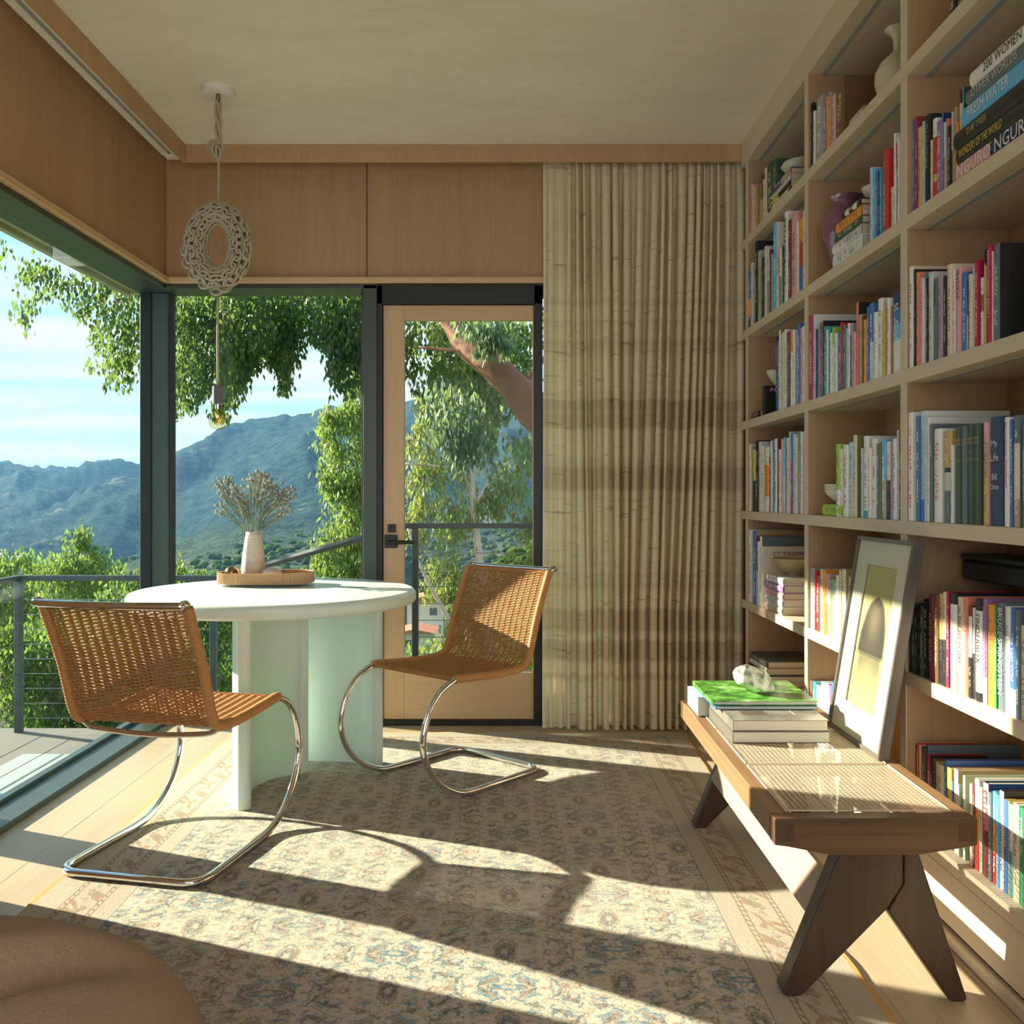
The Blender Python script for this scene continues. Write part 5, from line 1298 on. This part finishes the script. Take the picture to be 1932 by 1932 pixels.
# shrubs over the lower slopes, seen as texture of the hillside
plain_vc, g = newmat('matt_shrub_foliage'); g.out(g.pbr(Base_Color=g.n('VertexColor', layer_name='Col').outputs[0], Roughness=1, Specular_IOR_Level=0))
shr = MB(); shr.col = (0, 0, 0)
for k in range(5200):
    d_ = math.exp(random.uniform(math.log(28), math.log(420))); x_ = random.uniform(-150, 1060); X = (x_ - CX) / F * d_
    z = ground(X, d_); r = random.uniform(.5, 1.5) * (d_ / 120) ** .35
    t_ = random.random(); shr.col = (.022 + .06 * t_, .055 + .075 * t_, .018 + .012 * t_)
    n0 = len(shr.v); 
    prof_ = [(r * .55, -.2), (r, r * .35), (r * .75, r * .85), (1e-3, r * 1.05)]
    shr.lathe(prof_, (X, d_, z), 7, wob=lambda a_, zz: random.uniform(-.22, .22))
so_ = shr.build('hillside_shrubs', plain_vc, None); tag(so_, 'round green shrubs scattered over the lower hillside', 'shrubs', kind='stuff')

# ------------------------------------------------------------------ foliage
def leaves(P, L, Wd, palette, droop=.75):
    """P: Nx3 leaf roots; one folded rhombus per leaf, hanging down"""
    n = len(P); a_ = RNG.uniform(0, 2 * math.pi, n)
    d_ = np.stack([np.cos(a_) * (1 - droop), np.sin(a_) * (1 - droop), -droop + RNG.uniform(-.35, .35, n)], 1); d_ /= np.linalg.norm(d_, axis=1)[:, None]
    b_ = RNG.normal(size=(n, 3)); s_ = np.cross(d_, b_); s_ /= np.linalg.norm(s_, axis=1)[:, None]
    l = (L * RNG.uniform(.6, 1.25, n))[:, None]; w = (Wd * RNG.uniform(.7, 1.2, n))[:, None]
    nrm = np.cross(d_, s_)
    v0 = P; v1 = P + d_ * l * .42 + s_ * w + nrm * w * .25; v2 = P + d_ * l + nrm * l * .06; v3 = P + d_ * l * .42 - s_ * w + nrm * w * .25
    v = np.stack([v0, v1, v2, v3], 1).reshape(-1, 3)
    pal = np.array(palette); c = pal[RNG.integers(0, len(pal), n)] * RNG.uniform(.7, 1.25, (n, 1))
    return v, np.repeat(c, 4, 0)
def leafmesh(name, vs_, cs_, parent, mat=None, kind='stuff'):
    v = np.concatenate(vs_); c = np.concatenate(cs_); n = len(v) // 4
    me = bpy.data.meshes.new(name); me.vertices.add(len(v)); me.vertices.foreach_set('co', v.astype(np.float32).ravel())
    me.loops.add(len(v)); me.loops.foreach_set('vertex_index', np.arange(len(v), dtype=np.int32))
    me.polygons.add(n); me.polygons.foreach_set('loop_start', np.arange(n, dtype=np.int32) * 4)
    me.update(calc_edges=True)
    at = me.color_attributes.new('Col', 'FLOAT_COLOR', 'POINT'); at.data.foreach_set('color', np.concatenate([c, np.ones((len(c), 1))], 1).astype(np.float32).ravel())
    me.materials.append(mat or M['leaf']); o_ = bpy.data.objects.new(name, me); sc.collection.objects.link(o_); o_.parent = parent
    if kind: o_['kind'] = kind
    return o_
def shift(v, root): return v - np.array(root.location)
def strand(x, y0, y1, Y, wd, n):
    """a hanging branchlet of leaves: photo x, top, bottom at distance Y"""
    t = RNG.beta(1.1, 1.0, n); p0 = px(x, y0, Y); p1 = px(x + random.uniform(-14, 14), y1, Y)
    P = np.outer(1 - t, p0) + np.outer(t, p1)
    wloc = wd * (1 - .75 * t) + .02
    P[:, 0] += RNG.normal(size=n) * wloc * .5 + .05 * np.sin(t * 7 + x); P[:, 1] += RNG.normal(size=n) * wloc * .6; P[:, 2] += RNG.normal(size=n) * .02
    return P
GR = [(.035, .085, .028), (.025, .075, .035), (.065, .125, .03), (.12, .18, .04), (.022, .058, .035)]
GB = [(.04, .12, .08), (.07, .16, .12), (.14, .24, .19), (.22, .32, .27)]
GL = [(.16, .25, .05), (.26, .36, .09), (.36, .42, .12), (.11, .20, .05), (.30, .26, .08)]
e1 = empty('eucalyptus_tree', 'large eucalyptus with reddish trunk and drooping branches above the balcony', 'tree', tuple(px(1010, 937, 8.6)))
b = MB()
tk = [px(1300, 1500, 7.9), px(1200, 1100, 7.5), px(1085, 870, 7.0), px(1000, 765, 6.7), px(962, 722, 6.6), px(930, 692, 6.6), px(895, 668, 6.7), px(866, 638, 6.8), px(838, 590, 6.9), px(780, 500, 7.2), px(690, 410, 7.6)]
b.tube(rail(tk, sub=5), [(.17 - .105 * min(1, i / 38)) * random.uniform(.93, 1.08) for i in range(51)], 14)
b.build('trunk', M['bark'], e1, smooth=True, world=True)
for pts, r in (([px(842, 596, 6.9), px(760, 560, 7.2), px(560, 520, 8.0), px(330, 480, 7.8), px(150, 470, 7.6)], .05), ([px(885, 655, 6.75), px(850, 660, 6.9), px(790, 655, 7.0)], .020), ([px(790, 515, 7.15), px(640, 430, 8.2), px(420, 330, 8.0)], .07),
               ([px(985, 740, 6.65), px(1015, 690, 6.7), px(1060, 640, 6.8)], .03)):
    q = rail(pts, sub=5); b = MB(); b.tube(q, [r * (1 - .6 * i / len(q)) for i in range(len(q))], 8); b.build('branch', M['bark'], e1, smooth=True, world=True)
VS, CS = [], []
def add(P, L, W_, pal, dr=.75):
    v, c = leaves(P, L, W_, pal, dr); VS.append(shift(v, e1)); CS.append(c)
# left window clusters
for x, y0, y1, n, w in ((55, 480, 610, 60, .10), (68, 500, 622, 70, .10), (45, 500, 590, 40, .08), (92, 492, 560, 60, .12), (110, 500, 560, 80, .2), (140, 505, 600, 70, .15), (165, 510, 650, 110, .18), (185, 520, 640, 110, .2), (205, 510, 700, 200, .24), (225, 520, 735, 240, .24), (245, 520, 720, 240, .22), (262, 520, 700, 240, .22), (282, 520, 700, 220, .22), (205, 600, 728, 70, .12), (75, 485, 520, 50, .2), (-8, 440, 500, 40, .1), (30, 560, 592, 12, .05)):
    add(strand(x, y0, y1, random.uniform(7.4, 8.2), w, int(n * 1.25)), .062, .015, GR)
# back window band
for k in range(64):
    x = random.uniform(315, 705)
    lim = np.interp(x, [315, 345, 380, 425, 460, 500, 540, 560, 600, 640, 660, 705], [760, 790, 780, 800, 720, 690, 735, 700, 650, 700, 740, 760])
    y1 = lim - abs(random.gauss(0, 50)); add(strand(x, random.uniform(500, 560), y1, random.uniform(7.4, 9.5), .22, int(2.1 * max(30, y1 - 540))), .062, .015, GR + ([GB[0]] if x > 480 else []))
for x, y1, n in ((350, 790, 150), (362, 770, 130), (338, 760, 130), (380, 775, 120), (400, 740, 120), (432, 800, 90), (420, 770, 90), (530, 740, 200), (545, 740, 200), (520, 700, 200), (640, 740, 150), (655, 750, 160), (690, 740, 160)):
    add(strand(x, 560, y1, random.uniform(7.6, 8.6), .13, n * 2), .062, .015, GR)
# upper crown (above the window heads)
for k in range(26): add(strand(random.uniform(100, 1100), random.uniform(250, 380), random.uniform(470, 590), random.uniform(7.6, 10), .4, 160), .07, .017, GR)
# seen through the door
for k in range(34):
    x = random.uniform(740, 1035); y1 = np.interp(x, [740, 800, 850, 900, 960, 1035], [700, 780, 860, 880, 800, 850]) - abs(random.gauss(0, 70))
    add(strand(x, random.uniform(560, 620), y1, random.uniform(7.4, 9.8), .16, int(1.15 * max(40, y1 - 560))), .070, .016, GR + GL[:2] + GB[:1])
for x, y0, y1, n in ((832, 720, 835, 190), (848, 740, 850, 190), (884, 730, 860, 190), (896, 780, 880, 180), (890, 740, 850, 150), (922, 592, 668, 260), (906, 602, 650, 170), (938, 602, 660, 170), (930, 820, 895, 90), (990, 810, 860, 80)):
    add(strand(x, y0, y1, 6.25, .16, n), .075, .013, GB)
for k in range(46):  # unseen branches added to block sun through the door
    X0_ = random.uniform(-7.2, -5.6); Y0_ = random.uniform(4.42, 5.1) - .4 * X0_; zz0 = random.uniform(4.6, 5.6); n = 150
    t = RNG.uniform(0, 1, n); P = np.stack([X0_ + RNG.normal(size=n) * .12, Y0_ + RNG.normal(size=n) * .10, zz0 - t * random.uniform(1.2, 2.6)], 1)
    add(P, .075, .020, GR)
leafmesh('foliage', VS, CS, e1)
# the light-green tree rising beyond the railing
def cloudtree(name, label, blobs, Y, pal, n_per, L, W_, trunk=None, group=None, bark='palebark', dens=1.0):
    base = px(*trunk[0]) if trunk else px(blobs[0][0], blobs[0][1], Y)
    r_ = empty(name, label, 'tree', tuple(base), group=group); VS_, CS_ = [], []
    for (x, y, rx, ry) in blobs:
        c_ = px(x, y, Y); a_ = rx / F * Y; bb = ry / F * Y
        n = int(n_per * dens * rx * ry / 900)
        ns = max(3, n // 55)      # clumps on the outside of the crown
        q = RNG.normal(size=(ns, 3)); q /= np.linalg.norm(q, axis=1)[:, None]; q *= RNG.uniform(.55, 1.0, (ns, 1))
        ctr = np.array(c_) + q * np.array([a_, a_ * .9, bb])
        P = np.repeat(ctr, 55, 0) + RNG.normal(size=(ns * 55, 3)) * np.array([.16, .16, .26]) * (a_ * .9 + .1)
        v, c = leaves(P, L, W_, pal, .7); VS_.append(shift(v, r_)); CS_.append(c)
    leafmesh('foliage', VS_, CS_, r_)
    if trunk:
        q = rail([px(*t_) for t_ in trunk], sub=5); b = MB(); b.tube(q, [.09 * (Y / 14) * (1 - .7 * i / len(q)) for i in range(len(q))], 9); b.build('trunk', M[bark], r_, smooth=True, world=True)
    return r_
t2 = cloudtree('gum_tree', 'tall light green gum tree with pale trunk beyond the sloping rail',
    [(655, 830, 55, 60), (670, 740, 40, 60), (690, 690, 35, 50), (630, 900, 32, 55), (650, 960, 45, 60), (630, 1040, 38, 50), (668, 1050, 30, 60), (620, 800, 25, 35), (700, 900, 45, 90), (690, 1060, 40, 60)], 14, GL + [GR[2]], 420, .11, .016, [(720, 1500, 14), (712, 1200, 14), (700, 950, 14), (690, 760, 14)])
t3 = cloudtree('gum_tree', 'pale-trunked gum tree seen through the oak door glass',
    [(790, 850, 40, 45), (800, 930, 40, 50), (850, 900, 45, 50), (780, 1000, 35, 45), (850, 980, 50, 50), (900, 950, 25, 45), (960, 900, 38, 40), (985, 960, 35, 45), (830, 1080, 40, 50), (880, 1140, 40, 60), (860, 1220, 50, 50), (990, 860, 30, 40), (950, 950, 30, 30), (800, 780, 25, 40), (940, 1100, 30, 40), (985, 1050, 30, 50)], 13, GL + [(.30, .20, .08), GR[2]], 300, .10, .015,
    [(925, 1500, 13), (918, 1150, 13), (905, 1060, 13), (893, 960, 13), (889, 860, 13), (886, 760, 13)])
b = MB()
for pts in ([px(889, 930, 13), px(870, 890, 13), px(820, 880, 12.9), px(765, 875, 12.8)], [px(889, 905, 13), px(850, 850, 13.1), px(810, 810, 13.2)], [px(860, 1190, 12.6), px(820, 1120, 12.4), px(790, 1060, 12.3), px(768, 990, 12.3)], [px(893, 960, 13), px(930, 900, 13), px(975, 860, 13.1)]):
    q = rail(pts, sub=4); b2 = MB(); b2.tube(q, [.035 * (1 - .6 * i / len(q)) for i in range(len(q))], 6); b2.build('branch', M['palebark'], t3, smooth=True, world=True)
# bushes below the railing, left
GBu = [(.10, .19, .04), (.16, .26, .05), (.24, .30, .07), (.07, .15, .04), (.05, .11, .035), (.30, .30, .08)]
GD = [(.03, .085, .03), (.05, .12, .035), (.09, .17, .04), (.022, .06, .03)]
cloudtree('leafy_tree', 'pointed yellow-green treetop above the balcony rail at the left window', [(150, 1040, 38, 35), (165, 1020, 22, 30), (130, 1090, 60, 40), (185, 1080, 40, 40), (90, 1080, 45, 35), (160, 1150, 80, 50)], 15, GBu, 380, .10, .017, [(160, 1700, 15), (158, 1400, 15), (155, 1100, 15)])
cloudtree('leafy_tree', 'yellow-green treetop behind the railing corner post', [(15, 1080, 42, 35), (-40, 1090, 50, 50), (20, 1150, 60, 50), (-60, 1180, 60, 60)], 13, GBu, 380, .10, .017, [(0, 1700, 13), (5, 1400, 13), (10, 1120, 13)])
cloudtree('leafy_tree', 'darker leafy tree lower down behind the balcony cables', [(110, 1230, 75, 55), (220, 1210, 60, 60), (60, 1300, 70, 55), (170, 1310, 80, 55), (260, 1290, 60, 60), (20, 1240, 50, 55), (240, 1130, 45, 45), (110, 1370, 90, 40), (220, 1380, 80, 40)], 10.5, GD + [GBu[0]], 420, .085, .016, [(140, 1750, 10.5), (140, 1500, 10.5), (130, 1300, 10.5)], bark='bark')
cloudtree('leafy_tree', 'leafy tree behind the table seen through the corner window', [(345, 1090, 30, 35), (390, 1110, 40, 35), (350, 1180, 60, 60), (420, 1190, 50, 60), (400, 1290, 70, 55), (320, 1290, 60, 60), (480, 1120, 40, 40), (560, 1130, 50, 40), (640, 1180, 60, 60), (530, 1230, 70, 60)], 12, GD + GBu[:2], 380, .09, .016, [(420, 1750, 12), (420, 1500, 12), (420, 1280, 12)], bark='bark')
cloudtree('leafy_tree', 'leafy treetops below the landing outside the door', [(800, 1240, 40, 30), (985, 1160, 35, 50), (950, 1230, 50, 45), (870, 1290, 60, 45), (790, 1310, 50, 40), (1010, 1260, 40, 60)], 20, GL + GBu[:2], 300, .13, .02, [(900, 1600, 20), (900, 1400, 20), (890, 1290, 20)])

# ------------------------------------------------------------------ distant houses
def house(label, x, ybase, Y, w, h, dpt, roofc, wins, rh=1.3):
    c_ = px(x, ybase, Y); r_ = empty('house', label, 'house', tuple(c_))
    MB().box(-w / 2, w / 2, 0, dpt, -6, h).build('wall', M['white'], r_)
    b = MB(); b.prism([(-w / 2 - .4, h), (w / 2 + .4, h), (0, h + rh)], -.5, dpt + .5, 'y'); b.build('roof', roofc, r_)
    for (wx, wz, ww, wh) in wins:
        f_ = MB().box(wx - .12, wx + ww + .12, -.08, 0, wz - .12, wz + wh + .12).build('window', M['white'], r_)
        MB().box(wx, wx + ww, -.10, -.085, wz, wz + wh).build('pane', plain('dark_glazing', (.12, .16, .20), .1) if 'dgl' not in M else M['dgl'], f_)
        M['dgl'] = bpy.data.materials['dark_glazing']
    return r_
rt = plain('terracotta_roof', (.48, .20, .12), .8, var=.3, vscale=1)
house('white house with red tiled roof low in the door glass', 802, 1180, 100, 3.9, 2.6, 5, rt, [(-1.4, 1.1, .7, .8), (.5, 1.1, .8, .8)], .6)
house('white house with terracotta roof standing below the first one', 782, 1228, 92, 3.4, 1.8, 4, rt, [(-.9, .4, .6, .7)], .4)
house('small white house on the far hillside in the door glass', 922, 962, 330, 6.4, 6.6, 6, M['white'], [(-1.8, 3.4, 1.1, 1.3), (.9, 3.4, 1.1, 1.3), (-1.8, .9, 1.1, 1.3)], .4)
hz = MB().box(-2600, 2600, 60, 2600, -260, 700).build('valley_haze', None, None); tag(hz, kind='structure')
m, g = newmat('thin_blue_haze'); vs_ = g.n('VolumeScatter'); vs_.inputs['Color'].default_value = (.22, .52, 1.0, 1); vs_.inputs['Density'].default_value = .00024; vs_.inputs['Anisotropy'].default_value = .1
o_ = g.n('OutputMaterial'); g.t.links.new(vs_.outputs[0], o_.inputs['Volume']); hz.data.materials.append(m)
print('outside done')
